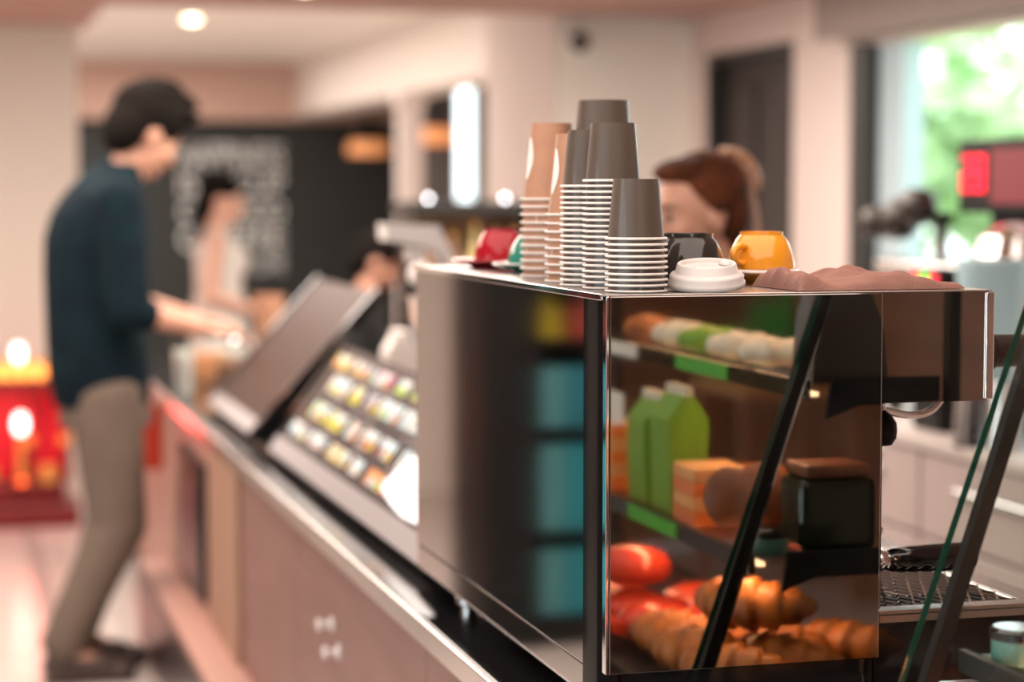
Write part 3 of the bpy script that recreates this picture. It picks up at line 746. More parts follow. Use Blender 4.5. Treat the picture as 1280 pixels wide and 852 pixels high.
for z in (ZTOP-0.008, 1.212, 0.973):
    boxo('led_strip', M_LED, (gx(z)+0.06, gx(z)+0.07, CY0+0.08, CY1-0.08, z, z+0.006), dc)
for z, p in ((ZTOP-0.012, 3.0), (1.205, 3.0), (0.967, 5.0)):
    o = area('case_light', (gx(z)+0.07, (CY0+CY1)/2, z), (0, math.radians(-12), 0), 0.02, p, (1.0, 0.55, 0.28), 1.35); o.parent = dc

# food in the case
def blob_bread(bm, L, W, H, seed, seg=18, ring=14, ridges=0):
    rd = random.Random(seed); rings = []
    for i in range(seg+1):
        t = i/seg; x = (t-0.5)*L; s = math.sqrt(max(0.02, 1-(2*t-1)**2))**0.8
        if ridges: s *= 1 + 0.10*math.sin(t*ridges*2*PI)
        rings.append([bm.verts.new((x, W/2*s*math.cos(2*PI*k/ring)*(1+0.03*rd.uniform(-1, 1)), H/2 + H/2*s*math.sin(2*PI*k/ring)*(1 if math.sin(2*PI*k/ring) > 0 else 0.85))) for k in range(ring)])
    for A, B in zip(rings, rings[1:]):
        for k in range(ring): bm.faces.new((A[k], A[(k+1) % ring], B[(k+1) % ring], B[k]))
    bm.faces.new(rings[0][::-1]); bm.faces.new(rings[-1])
    bmesh.ops.recalc_face_normals(bm, faces=bm.faces)
def croissant(bm, L, W, H, seed):
    rings = []; seg = 56; ring = 16; rd = random.Random(seed)
    for i in range(seg+1):
        t = i/seg; a = (t-0.5)*2.5
        cx = math.sin(a)*L/2; cy = -(1-math.cos(a))*L*0.32
        s = max(0.10, math.cos((t-0.5)*PI*0.96))**0.75; s *= 1 + 0.26*(((t*7) % 1.0)-0.5)
        dx, dy = math.cos(a), -math.sin(a)*0.64
        n = Vector((-dy, dx, 0)).normalized()
        rings.append([bm.verts.new(Vector((cx, cy, H/2)) + n*(W/2*s*math.cos(2*PI*k/ring)) + Vector((0, 0, H/2*s*math.sin(2*PI*k/ring)*(1.0 if math.sin(2*PI*k/ring) > 0 else 0.9)))) for k in range(ring)])
    for A, B in zip(rings, rings[1:]):
        for k in range(ring): bm.faces.new((A[k], A[(k+1) % ring], B[(k+1) % ring], B[k]))
    bm.faces.new(rings[0][::-1]); bm.faces.new(rings[-1])
    bmesh.ops.recalc_face_normals(bm, faces=bm.faces)
def food(name, fn, m, x, y, z, rz, label, cat, group=None):
    bm = newbm(); fn(bm); o = link(name, bm, m, None, True); o.location = (x, y, z); o.rotation_euler = (0, 0, rz)
    return tag(o, label, cat, group)
ZD = ZB + 0.0065
deck = [(1.075, 2.000, 0.85, 0), (1.075, 1.885, 0.80, 0), (1.165, 1.960, 0.90, 0), (1.195, 1.860, 0.80, 0), (1.085, 1.765, 0.80, 0), (1.300, 1.900, 0.95, 0), (1.125, 1.945, 0.75, 1)]
cl = ['front row by the end glass', 'front row second from the end glass', 'second row by the end glass', 'second row further from the end glass', 'front row next to the red buns', 'back row by the end glass', 'lying on top of the others']
for k, (x, y, rz, up) in enumerate(deck):
    food('croissant', lambda b: croissant(b, 0.185, 0.078, 0.080, k), M_CRUST, x, y, ZD + (0.0815 if up else 0), rz, 'golden flaky croissant on the bottom deck, ' + cl[k], 'pastry', 'croissants on the bottom deck')
buns = [(1.09, 1.635, 0), (1.09, 1.52, 0), (1.215, 1.62, 0), (1.09, 1.40, 0), (1.215, 1.50, 0), (1.09, 1.52, 1), (1.09, 1.27, 2)]
bl = ['red wrapped bun on the bottom deck next to the croissants', 'red wrapped bun on the bottom deck under another red bun', 'red wrapped bun behind the first red bun', 'red wrapped bun on the bottom deck third from the croissants', 'red wrapped bun behind the stacked pair', 'red wrapped bun stacked on another bun', 'orange wrapped bun on the bottom deck past the red ones']
for k, (x, y, q) in enumerate(buns):
    mt = M_ORANGEWRAP if q == 2 else M_REDWRAP
    t = thing('wrapped_bun', bl[k], 'bun', (x, y, ZD + (0.0705 if q == 1 else 0)), 0.2*(k % 3), 'wrapped buns')
    bm = newbm(); blob_bread(bm, 0.13, 0.100, 0.070, k); link('bun', bm, mt, t, True)
    bm = newbm(); prism(bm, [(-0.082, 0.030), (-0.060, 0.022), (-0.060, 0.046), (-0.086, 0.044)], 'Y', -0.03, 0.03); link('wrapper_end', bm, mt, t)
ZS1 = 0.985 + 0.0065; ZS2 = 1.225 + 0.0065
jr = thing('jar', 'dark green square jar on the middle shelf beside the end glass', 'jar', (1.222, 2.000, ZS1))
boxo('jar_body', M_DARKJAR, (-0.058, 0.058, -0.045, 0.045, 0, 0.105), jr, 0.012)
boxo('jar_lid', M_CRUSTD, (-0.050, 0.050, -0.040, 0.040, 0.1055, 0.125), jr, 0.006)
# pointed dark pastry next to the jar
bm = newbm(); blob_bread(bm, 0.15, 0.065, 0.11, 3, ridges=2)
o = link('turnover', bm, M_CRUSTD, None, True); o.location = (1.155, 1.885, ZS1); o.rotation_euler = (0, 0, 0.6)
tag(o, 'dark brown baked turnover on the middle shelf left of the dark jar', 'pastry')
mid = [(1.15, 1.72, 'o', 4), (1.15, 1.30, 'o', 5), (1.15, 1.17, 'o', 4), (1.27, 1.80, 'd', 3), (1.15, 1.02, 'c', 3), (1.27, 1.62, 'c', 3)]
mm = {'c': M_CRUST, 'd': M_CRUSTD, 'o': M_ORANGEWRAP}
lb_ = ['orange layered cake slab on the middle shelf past the turnover', 'tall orange layered cake on the middle shelf under a white card', 'orange layered cake on the middle shelf beyond the tall one', 'dark chocolate layered cake at the back of the middle shelf', 'golden layered cake at the far end of the middle shelf', 'golden layered cake at the back of the middle shelf']
for k, (x, y, c, n_) in enumerate(mid):
    t = thing('layer_cake', lb_[k], 'cake', (x, y, ZS1), 0.05*(-1)**k, 'cakes on the middle shelf')
    for q in range(n_):
        boxo('cake_layer', (M_CRUMB if q % 2 else mm[c]), (-0.045, 0.045, -0.055, 0.055, q*0.022, q*0.022+0.0215), t, 0.003)
for k, (y, h, lb) in enumerate(((1.59, 0.185, 'tall lime green packet on the middle shelf'), (1.47, 0.165, 'shorter lime green packet beside the tall one'))):
    t = thing('green_packet', lb, 'packet', (1.145, y, ZS1))
    bm = newbm(); prism(bm, [(-0.03, 0), (0.03, 0), (0.034, h*0.8), (0.008, h), (-0.008, h), (-0.034, h*0.8)], 'Y', -0.045, 0.045); link('packet_body', bm, M_GREENWRAP, t)
    bm = newbm(); box(bm, -0.007, 0.007, -0.045, 0.045, h+0.0003, h+0.015); link('packet_seal', bm, M_FOIL, t)
for k, (x, y, zz, lb) in enumerate(((1.125, 1.325, ZS1+0.1105, 'white price card standing on the tall orange cake'), (1.125, 1.175, ZS1+0.0885, 'white price card standing on the farther orange cake'))):
    t = thing('price_card', lb, 'card', (x, y, zz)); boxo('card_sheet', M_CARD, (-0.001, 0.001, -0.04, 0.04, 0.006, 0.055), t); boxo('card_foot', M_CUPWHITE, (-0.008, 0.008, -0.03, 0.03, 0, 0.0055), t)
ups = [(1.225, 1.80, 'p'), (1.225, 1.66, 'p'), (1.225, 1.52, 'g'), (1.225, 1.38, 'p'), (1.225, 1.22, 'r')]
lbl = ['clear-wrapped roll on the top shelf next to the dark bag', 'clear-wrapped roll on the top shelf, second past the dark bag', 'green-wrapped roll on the top shelf', 'clear-wrapped roll on the top shelf past the green one', 'brown baked roll on the top shelf at the far end']
for k, (x, y, c) in enumerate(ups):
    t = thing('wrapped_roll', lbl[k], 'roll', (x, y, ZS2), 0.5 + 0.2*k, 'rolls on the top shelf')
    mt = {'g': M_GREENWRAP, 'p': M_FOIL, 'r': M_CRUST}[c]
    bm = newbm(); blob_bread(bm, 0.12, 0.075, 0.050, k, ridges=3); link('roll', bm, mt, t, True)
    bm = newbm(); prism(bm, [(0.052, 0.020), (0.078, 0.012), (0.080, 0.040), (0.052, 0.034)], 'Y', -0.028, 0.028); link('wrapper_end', bm, mt, t)
t = thing('dark_bag', 'dark brown paper bag on the top shelf beside the end glass', 'bag', (1.245, 1.985, ZS2), 0.1)
bm = newbm(); prism(bm, [(-0.055, 0), (0.06, 0), (0.052, 0.075), (0.012, 0.165), (-0.02, 0.175), (-0.05, 0.09)], 'Y', -0.05, 0.05); link('bag_body', bm, M_DARKBROWN, t)
boxo('folded_top', M_DARKBROWN, (-0.016, 0.008, -0.045, 0.045, 0.1755, 0.188), t)
jc = thing('round_tin', 'small teal round tin with black lid on the middle shelf front by the end glass', 'tin', (1.122, 2.025, ZS1), 0)
latheo('jar_body', mat('teal_glaze', (0.12, 0.26, 0.22), 0.25), [(0, 0), (0.026, 0), (0.028, 0.003), (0.028, 0.026), (0, 0.026)], jc, 32)
latheo('jar_lid', M_BLACKGLOSS, [(0, 0.0265), (0.030, 0.0265), (0.030, 0.036), (0.026, 0.039), (0, 0.039)], jc, 32)

# ------------------------------------------------------------------ menu boards
def board(name, label, A, B, L, icons, seed):
    """A=(x,z) low front edge, B=(x,z) top edge, Y from L[0] to L[1]"""
    t = thing(name, label, 'menu board', (0, 0, 0))
    A = Vector(A); B = Vector(B); d = (B-A).normalized(); n = Vector((-d.y, d.x)); Ht = (B-A).length
    def P(s, off): p = A + d*s + n*off; return (p.x, p.y)
    bm = newbm(); prism(bm, [P(0, -0.02), P(Ht, -0.02), P(Ht, 0), P(0, 0)], 'Y', L[0], L[1]); link('board_face', bm, M_BOARD if icons else M_BOARD2, t)
    bm = newbm(); prism(bm, [P(-0.0, 0.0004), P(0.045, 0.0004), P(0.045, 0.004), P(0.0, 0.004)], 'Y', L[0], L[1]); link('board_lower_edge', bm, M_BOARDEDGE, t)
    bm = newbm(); prism(bm, [P(0, -0.022), P(Ht+0.008, -0.022), P(Ht+0.008, 0.006), P(0, 0.006)], 'Y', L[1]+0.0005, L[1]+0.03); link('side_frame', bm, M_BLACKGLOSS, t)
    bm = newbm(); prism(bm, [P(0, -0.022), P(Ht+0.008, -0.022), P(Ht+0.008, 0.006), P(0, 0.006)], 'Y', L[0]-0.03, L[0]-0.0005); link('side_frame', bm, M_BLACKGLOSS, t)
    bm = newbm(); prism(bm, [(A.x+0.07, ZC), (A.x+0.09, ZC), (B.x, B.y-0.03), (B.x-0.02, B.y-0.04)], 'Y', L[0]+0.1, L[1]-0.1)
    prism(bm, [(A.x+0.02, ZC+0.0002), (B.x, ZC+0.0002), (B.x, ZC+0.008), (A.x+0.02, ZC+0.008)], 'Y', L[0]+0.05, L[1]-0.05)
    link('stand', bm, M_BLACK, t)
    if icons:
        rd = random.Random(seed)
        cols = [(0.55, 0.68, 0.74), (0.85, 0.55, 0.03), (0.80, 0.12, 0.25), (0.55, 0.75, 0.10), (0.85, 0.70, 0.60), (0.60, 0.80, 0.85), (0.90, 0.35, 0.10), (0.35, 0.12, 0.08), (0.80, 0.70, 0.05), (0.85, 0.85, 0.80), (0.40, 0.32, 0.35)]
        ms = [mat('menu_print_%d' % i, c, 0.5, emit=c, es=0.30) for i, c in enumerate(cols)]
        ms.append(mat('menu_print_text', (0.30, 0.26, 0.26), 0.5))
        bm = newbm()
        def quad(y0, y1, s0, s1, mi):
            v = [bm.verts.new((P(s, 0.0012)[0], y, P(s, 0.0012)[1])) for y, s in ((y0, s0), (y1, s0), (y1, s1), (y0, s1))]
            bm.faces.new(v).material_index = mi
        rows = [(0.065, 0.035), (0.125, 0.042), (0.20, 0.042), (0.262, 0.036)]
        for ri, (s, hh) in enumerate(rows):
            if s + hh > Ht: continue
            y = L[0]+0.10 + rd.uniform(0, 0.05)
            while y < L[1]-0.12:
                n_ = rd.choice((3, 4, 5, 6)); main = rd.randrange(len(cols))
                for q in range(n_):
                    c1 = rd.choice((0, 5, 9, main)); c2 = rd.choice((main, rd.randrange(len(cols)-1)))
                    w = 0.026
                    quad(y, y+w, s+hh*0.5, s+hh, c1); quad(y+0.003, y+w-0.003, s, s+hh*0.5, c2)
                    y += w + 0.010
                y += rd.uniform(0.02, 0.07)
        for k in range(26):
            y = rd.uniform(L[0]+0.1, L[1]-0.25); s = rd.choice((0.112, 0.180, 0.250))
            quad(y, y+rd.uniform(0.05, 0.13), s, s+0.006, len(ms)-1)
        pts = [(4.03, 0.074), (4.012, 0.128), (3.97, 0.155), (3.90, 0.169), (3.60, 0.15), (3.55, 0.06), (3.70, 0.055), (3.78, 0.052), (3.90, 0.060)]  # glowing white shape painted on as window glare
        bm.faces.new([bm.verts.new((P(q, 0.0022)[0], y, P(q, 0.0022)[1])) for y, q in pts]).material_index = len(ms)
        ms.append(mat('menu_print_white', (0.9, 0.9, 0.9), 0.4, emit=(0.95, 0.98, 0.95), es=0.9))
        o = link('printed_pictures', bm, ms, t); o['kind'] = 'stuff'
    return t
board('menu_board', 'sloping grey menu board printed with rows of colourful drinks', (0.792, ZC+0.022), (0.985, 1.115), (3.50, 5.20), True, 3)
board('menu_board', 'sloping dark menu board further along, beyond the drinks menu', (0.792, ZC+0.022), (1.136, 1.233), (5.55, 6.42), False, 4)

# ------------------------------------------------------------------ things on the counter beyond
pos = thing('point_of_sale_terminal', 'white point of sale terminal with tilted screen on the counter', 'terminal', (1.10, 4.95, ZC))
boxo('base', M_WHITECER, (-0.09, 0.09, -0.10, 0.10, 0.0005, 0.02), pos, 0.006)
bm = newbm(); prism(bm, [(0.05, 0.02), (0.09, 0.02), (0.03, 0.53), (-0.01, 0.53)], 'Y', -0.03, 0.03); link('stand', bm, M_WHITECER, pos)
bm = newbm(); prism(bm, [(-0.070, 0.590), (0.060, 0.585), (0.115, 0.47), (0.150, 0.36), (0.135, 0.355), (0.055, 0.53), (-0.068, 0.550)], 'Y', -0.05, 0.05); smooth_angle(link('screen_housing', bm, M_WHITECER, pos), 20)
boxo('card_reader', M_BLACK, (-0.03, 0.03, -0.10, -0.0505, 0.42, 0.50), pos, 0.006)
latheo('scanner_lens', M_LAMP if False else M_CUPWHITE, [(0, 0.0), (0.03, 0.0), (0.03, 0.012), (0.02, 0.03), (0, 0.034)], pos, 24, loc=(0.0, -0.1005, 0.47), rot=(PI/2, 0, 0))

bag = thing('paper_bag', 'white folded paper bag standing behind the drinks menu', 'bag', (1.16, 5.35, ZC))
bm = newbm(); prism(bm, [(-0.045, 0), (0.045, 0), (0.042, 0.25), (0.02, 0.29), (-0.02, 0.29), (-0.042, 0.25)], 'Y', -0.04, 0.04); link('bag_body', bm, M_CUPWHITE, bag)
bm = newbm(); box(bm, -0.018, 0.018, -0.038, 0.038, 0.2905, 0.305); link('folded_top', bm, M_CUPWHITE, bag)

def jar(name, label, x, y, r, h, m, lidm, cat='jar'):
    t = thing(name, label, cat, (x, y, ZC+0.0005))
    latheo('glass_body', M_GLASS, [(0, 0.003), (r*0.9, 0.003), (r, 0.015), (r, h*0.75), (r*0.75, h*0.9), (r*0.75, h)], t, 40)
    latheo('contents', m, [(0, 0.006), (r*0.86, 0.006), (r*0.93, 0.02), (r*0.93, h*0.62), (r*0.5, h*0.68), (0, h*0.66)], t, 32)
    latheo('jar_lid', lidm, [(0, h+0.001), (r*0.8, h+0.001), (r*0.8, h+0.012), (r*0.3, h+0.03), (0.012, h+0.034), (0.014, h+0.05), (0, h+0.056)], t, 32)
jar('biscuit_jar', 'round glass jar of brown biscuits with steel lid by the man', 0.95, 6.88, 0.080, 0.17, M_JARSWEET, M_CHROME)
jar('biscuit_jar', 'round glass jar of orange biscuits near the dark menu board', 0.92, 7.40, 0.07, 0.15, M_COOKIE, M_CHROME)
def tumbler(label, x, y, r, h, m):
    t = thing('glass_tumbler', label, 'glass', (x, y, ZC+0.0005))
    latheo('glass_wall', M_GLASS, [(0, 0.002), (r*0.8, 0.002), (r, h), (r-0.003, h), (r*0.77, 0.01), (0, 0.01)], t, 32)
    latheo('drink', m, [(0, 0.011), (r*0.75, 0.011), (r*0.88, h*0.7), (0, h*0.7)], t, 32)
tumbler('tall glass of milky drink under the man\'s hands', 0.775, 6.90, 0.035, 0.18, M_WHITECER)
tumbler('second glass of milky drink nearer the counter end', 0.80, 7.15, 0.035, 0.19, M_WHITECER)
cupo = thing('takeaway_cup', 'orange kraft takeaway cup beyond the man\'s hands', 'cup', (1.10, 7.2, ZC+0.0005))
latheo('cup_wall', M_CUPKRAFT, [(0, 0.002), (0.035, 0.002), (0.055, 0.31), (0.052, 0.31), (0.032, 0.006), (0, 0.006)], cupo, 40)
latheo('cup_contents', M_COOKIE, [(0, 0.28), (0.048, 0.28)], cupo, 32)
bw = thing('serving_bowl', 'white bowl standing behind the dark menu board', 'bowl', (1.20, 7.0, ZC+0.0005))
latheo('bowl_wall', M_WHITECER, [(0, 0.0), (0.04, 0.0), (0.03, 0.07), (0.07, 0.15), (0.08, 0.23), (0.076, 0.23), (0.065, 0.15), (0.02, 0.09), (0, 0.09)], bw, 40)
latheo('bowl_contents', M_WALL, [(0, 0.225), (0.05, 0.215), (0.072, 0.20)], bw, 32)
rp = thing('red_leaflet_box', 'red leaflet box hung at the counter front beyond the man', 'box', (0.70, 7.35, 0.55))
boxo('box_body', M_REDWRAP, (-0.035, 0.0345, -0.12, 0.12, 0, 0.22), rp, 0.004)
boxo('leaflets', M_PLINTH, (-0.03, 0.03, -0.11, 0.11, 0.2205, 0.24), rp)

# ------------------------------------------------------------------ shrine on the floor
sh = thing('floor_shrine', 'red and gold floor shrine with glowing red lamps at the left edge', 'shrine', (0.40, 9.75, 0))
boxo('base_slab', M_SHRINERED, (-0.36, 0.20, -0.20, 0.20, 0.001, 0.10), sh, 0.01)
boxo('lower_cabinet', M_SHRINERED, (-0.32, 0.14, -0.14, 0.18, 0.1005, 0.20), sh, 0.006)
for x in (-0.30, -0.02, 0.14): 
    pl = tubeo('pillar', M_SHRINERED, [(x, -0.12, 0.2005), (x, -0.12, 0.605)], 0.022, sh, 16)
    latheo('pillar_ring', M_GOLD, [(0.022, 0.36), (0.030, 0.37), (0.030, 0.40), (0.022, 0.41)], pl, 20, loc=(x, -0.12, 0))
boxo('back_panel', M_REDGLOW, (-0.32, 0.16, 0.10, 0.14, 0.2005, 0.605), sh)
boxo('roof_board', M_SHRINERED, (-0.36, 0.19, -0.18, 0.18, 0.6055, 0.66), sh, 0.005)
for k in range(9): 
    x = -0.33 + k*0.0605
    latheo('roof_bead', M_AMBER, [(0, 0.0), (0.022, 0.008), (0.03, 0.035), (0.022, 0.062), (0, 0.07)], sh, 16, loc=(x, -0.15, 0.661))
boxo('roof_top', M_GOLD, (-0.36, 0.19, -0.10, 0.16, 0.661, 0.735), sh, 0.01)
for x in (-0.30, 0.13): latheo('roof_finial', M_GOLD, [(0, 0), (0.03, 0.01), (0.035, 0.04), (0.015, 0.07), (0, 0.10)], sh, 16, loc=(x, 0.0, 0.7355))
latheo('top_lamp', M_REDLAMP, [(0, 0), (0.018, 0.006), (0.026, 0.035), (0.018, 0.07), (0, 0.08)], sh, 20, loc=(-0.055, -0.03, 0.7355))
latheo('altar_lamp', M_REDLAMP, [(0, 0), (0.020, 0.006), (0.030, 0.045), (0.020, 0.085), (0, 0.095)], sh, 20, loc=(-0.055, -0.16, 0.42))
latheo('lamp_holder', M_GOLD, [(0, 0), (0.04, 0), (0.02, 0.02), (0.015, 0.20), (0.03, 0.219)], sh, 20, loc=(-0.055, -0.16, 0.2005))
for x, z in ((-0.20, 0.2), (0.06, 0.2)): latheo('incense_pot', M_GOLD, [(0, 0), (0.035, 0), (0.045, 0.04), (0.038, 0.08), (0, 0.075)], sh, 20, loc=(x, -0.165, z+0.0005))
for (x, y, z, lb) in ((0.28, -0.05, 0, 'tall red vase right of the shrine'), ):
    v = thing('vase', 'tan and red vase standing right of the floor shrine', 'vase', (0.40+x, 9.75+y, 0.001))
    latheo('vase_body', M_GOLD, [(0, 0), (0.035, 0), (0.06, 0.08), (0.055, 0.18), (0.025, 0.24), (0.035, 0.27)], v, 24)
    bm = newbm()
    for k in range(7): a = k*0.9; tube(bm, [(0, 0, 0.22), (0.03*math.cos(a), 0.03*math.sin(a), 0.36), (0.05*math.cos(a), 0.05*math.sin(a), 0.46 + 0.02*(k % 3))], [0.004, 0.006, 0.012], 8)
    link('flower_stems', bm, mat('salmon_flowers', (0.60, 0.20, 0.12), 0.6), v)
l = bpy.data.lights.new('shrine_glow', 'POINT'); l.energy = 4; l.color = (1, 0.08, 0.06); l.shadow_soft_size = 0.04
o = bpy.data.objects.new('shrine_glow', l); C.objects.link(o); o.parent = sh; o.location = (-0.055, -0.22, 0.47)

# ------------------------------------------------------------------ back bar and its machines
bb = thing('back_bar_cabinet', 'warm grey back bar cabinet with drawers under the window', 'cabinet', (0, 0, 0))
boxo('carcass', M_BACKBAR, (2.352, 3.285, 1.5, 7.1, 0.08, 0.868), bb)
boxo('plinth', M_BLACK, (2.40, 3.28, 1.52, 7.08, 0.0, 0.0795), bb)
boxo('worktop', M_BACKTOP, (2.32, 3.29, 1.48, 7.12, 0.8685, 0.90), bb, 0.004)
for k in range(7):
    y = 1.52 + k*0.797
    d = boxo('drawer', M_BACKBAR, (2.330, 2.351, y, y+0.785, 0.66, 0.862), bb, 0.004)
    tubeo('drawer_handle', M_SILVER, [(2.322, y+0.2, 0.79), (2.322, y+0.585, 0.79)], 0.008, d)
    d = boxo('cabinet_door', M_BACKBAR, (2.330, 2.351, y, y+0.785, 0.09, 0.65), bb, 0.004)
    boxo('door_moulding', M_BACKBAR, (2.325, 2.3299, y+0.08, y+0.705, 0.16, 0.58), d, 0.002)
g2 = thing('second_coffee_machine', 'silver coffee machine with black display head on the back bar by the window', 'coffee machine', (2.70, 5.0, 0.9005))
boxo('machine_body', M_SILVER, (-0.20, 0.25, -0.45, 0.35, 0.05, 0.42), g2, 0.015)
for x, y in ((-0.15, -0.4), (-0.15, 0.3), (0.2, -0.4), (0.2, 0.3)): latheo('foot', M_BLACK, [(0, 0), (0.025, 0), (0.02, 0.0495), (0, 0.0495)], g2, 16, loc=(x, y, 0))
boxo('display_head', M_BLACK, (-0.09, 0.06, -0.60, 0.065, 0.545, 0.735), g2, 0.006)
boxo('head_post', M_BLACK, (-0.0, 0.05, -0.10, 0.05, 0.4205, 0.5445), g2); boxo('head_post', M_BLACK, (0.03, 0.06, -0.42, -0.30, 0.4205, 0.5445), g2)
def seg7(bm, ch, x, y, z, s):
    segs = {'2': 'abged', '8': 'abcdefg', '0': 'abcdef'}[ch]
    w = s*0.55; t_ = s*0.12
    R = {'a': (0, w, s-t_, s), 'g': (0, w, s/2-t_/2, s/2+t_/2), 'd': (0, w, 0, t_), 'f': (0, t_, s/2, s), 'e': (0, t_, 0, s/2), 'b': (w-t_, w, s/2, s), 'c': (w-t_, w, 0, s/2)}
    for k in segs:
        a, b, c, d = R[k]; box(bm, x-0.004, x, y-b, y-a, z+c, z+d)
bm = newbm(); seg7(bm, '2', -0.0905, 0.040, 0.600, 0.095); seg7(bm, '8', -0.0905, -0.030, 0.600, 0.095)
link('red_digits', bm, M_LEDRED, g2)
boxo('red_screen', M_LEDDIM, (-0.094, -0.0905, -0.56, -0.12, 0.57, 0.71), g2)
latheo('steel_dome', M_CHROME, [(0.11, 0.0), (0.12, 0.02), (0.105, 0.07), (0.06, 0.10), (0, 0.11)], g2, 40, loc=(-0.10, -0.30, 0.4205))
for k, (y, z, r) in enumerate(((0.19, 0.60, 0.05), (0.30, 0.565, 0.055), (0.44, 0.555, 0.045))):
    bm = newbm(); lathe(bm, [(0, 0), (r*0.8, 0), (r, 0.02), (r, 0.06), (r*0.7, 0.08), (0, 0.085)], 28, Matrix.Translation((-0.12, y-0.03, z-0.04)) @ Matrix.Rotation(-PI/2, 4, 'Y'))
    link('dark_knob', bm, M_DARKBROWN, g2)
boxo('knob_rail', M_BLACK, (-0.119, -0.08, 0.10, 0.46, 0.515, 0.545), g2, 0.008)
boxo('rail_post', M_SILVER, (-0.11, -0.085, 0.13, 0.155, 0.4205, 0.5145), g2)
cc = thing('card_terminal', 'small black box with red and green indicator lights on the back bar', 'box', (2.44, 4.83, 0.9005))
boxo('box_body', M_BLACK, (-0.04, 0.05, -0.09, 0.07, 0.0, 0.41), cc, 0.01)
for y, m in ((0.045, M_LEDRED), (0.0, M_LEDGREEN), (-0.05, M_LEDRED)): boxo('indicator_light', m, (-0.044, -0.0405, y-0.018, y+0.018, 0.35, 0.395), cc)
bp_ = thing('blender_jug', 'pale blue blender jug on the back bar right of the indicator box', 'blender', (2.40, 4.48, 0.9005))
latheo('motor_base', M_SILVER, [(0, 0), (0.085, 0), (0.075, 0.16), (0, 0.16)], bp_, 28)
latheo('jug', M_PALEBLUE, [(0, 0.1605), (0.055, 0.1605), (0.085, 0.42), (0.082, 0.44), (0, 0.44)], bp_, 28)
for k, (y, x, h, m, lb) in enumerate(((4.15, 2.45, 0.40, M_WHITECER, 'tall white canister on the back bar nearest the machine knob'), (5.55, 2.50, 0.22, M_WHITECER, 'short white canister on the back bar under the steam wand'), (5.85, 2.46, 0.26, M_CHROME, 'steel canister on the back bar left of the white one'), (6.2, 2.5, 0.2, M_WHITECER, 'short white canister near the far end of the back bar'))):
    t = thing('canister', lb, 'canister', (x, y, 0.9005))
    latheo('canister_body', m, [(0, 0), (0.07, 0), (0.072, 0.01), (0.072, h-0.03), (0, h-0.03)], t, 32)
    latheo('canister_lid', M_SILVER, [(0, h-0.0295), (0.075, h-0.0295), (0.072, h-0.005), (0.02, h), (0, h)], t, 32)
for k in range(5):
    y = 5.45 + k*0.17
    t = thing('drinking_glass', 'clear upturned drinking glass on the back bar, %s from the white canister' % ['first', 'second', 'third', 'fourth', 'fifth'][k], 'glass', (2.72, y, 0.9005), 0, 'glasses on the back bar')
    latheo('glass_wall', M_GLASS, [(0.04, 0.0), (0.032, 0.12), (0, 0.12)], t, 28)
    latheo('glass_foot', M_CHROME, [(0, 0.1205), (0.03, 0.1205), (0.03, 0.124), (0, 0.124)], t, 24)

# syrup rack in the middle distance
sr = thing('bottle_rack', 'dark-topped rack of amber bottles behind the red cup', 'rack', (2.0, 7.9, 0))
RW = 0.30
for x in (-0.26, 0.22): boxo('side_panel', M_DARKBROWN, (x, x+0.02, -0.14, 0.14, 0.001, 1.42), sr)
for z in (0.25, 0.70, 1.04): boxo('rack_shelf', M_PINK, (-0.2395, 0.2195, -0.14, 0.14, z, z+0.02), sr)
boxo('rack_top', M_FRAME, (-0.28, 0.26, -0.16, 0.16, 1.4205, 1.465), sr, 0.004)
boxo('rack_back', M_AMBERGLASS, (-0.2395, 0.2195, 0.141, 0.15, 0.02, 1.42), sr)
for x in (-0.20, 0.10): latheo('rack_lamp', mat('cool_lamp_glow', (1, 1, 1), 0.5, emit=(0.9, 0.92, 1.0), es=8), [(0, 0), (0.007, 0.004), (0.009, 0.010), (0.006, 0.018), (0, 0.020)], sr, 20, loc=(x, -0.12, 1.4655))
bots = [(-0.18, M_AMBERGLASS, 0.30), (-0.09, M_WOODPALE, 0.28), (0.0, M_YELLOWSYR, 0.32), (0.08, M_YELLOWSYR, 0.29), (0.16, M_AMBERGLASS, 0.30)]
pn = ['leftmost', 'second from left', 'middle, yellow', 'second from right, yellow', 'rightmost']
for k, (x, m, h) in enumerate(bots):
    t = thing('syrup_bottle', 'syrup bottle on the dark-topped rack, ' + pn[k], 'bottle', (2.0+x, 7.85, 1.0605), 0, 'bottles on the rack')
    latheo('bottle_glass', m, [(0, 0), (0.034, 0), (0.036, 0.01), (0.036, h*0.6), (0.014, h*0.78), (0.013, h*0.92), (0, h*0.92)], t, 24)
    latheo('bottle_cap', M_GOLD, [(0, h*0.921), (0.015, h*0.921), (0.015, h), (0, h)], t, 20)

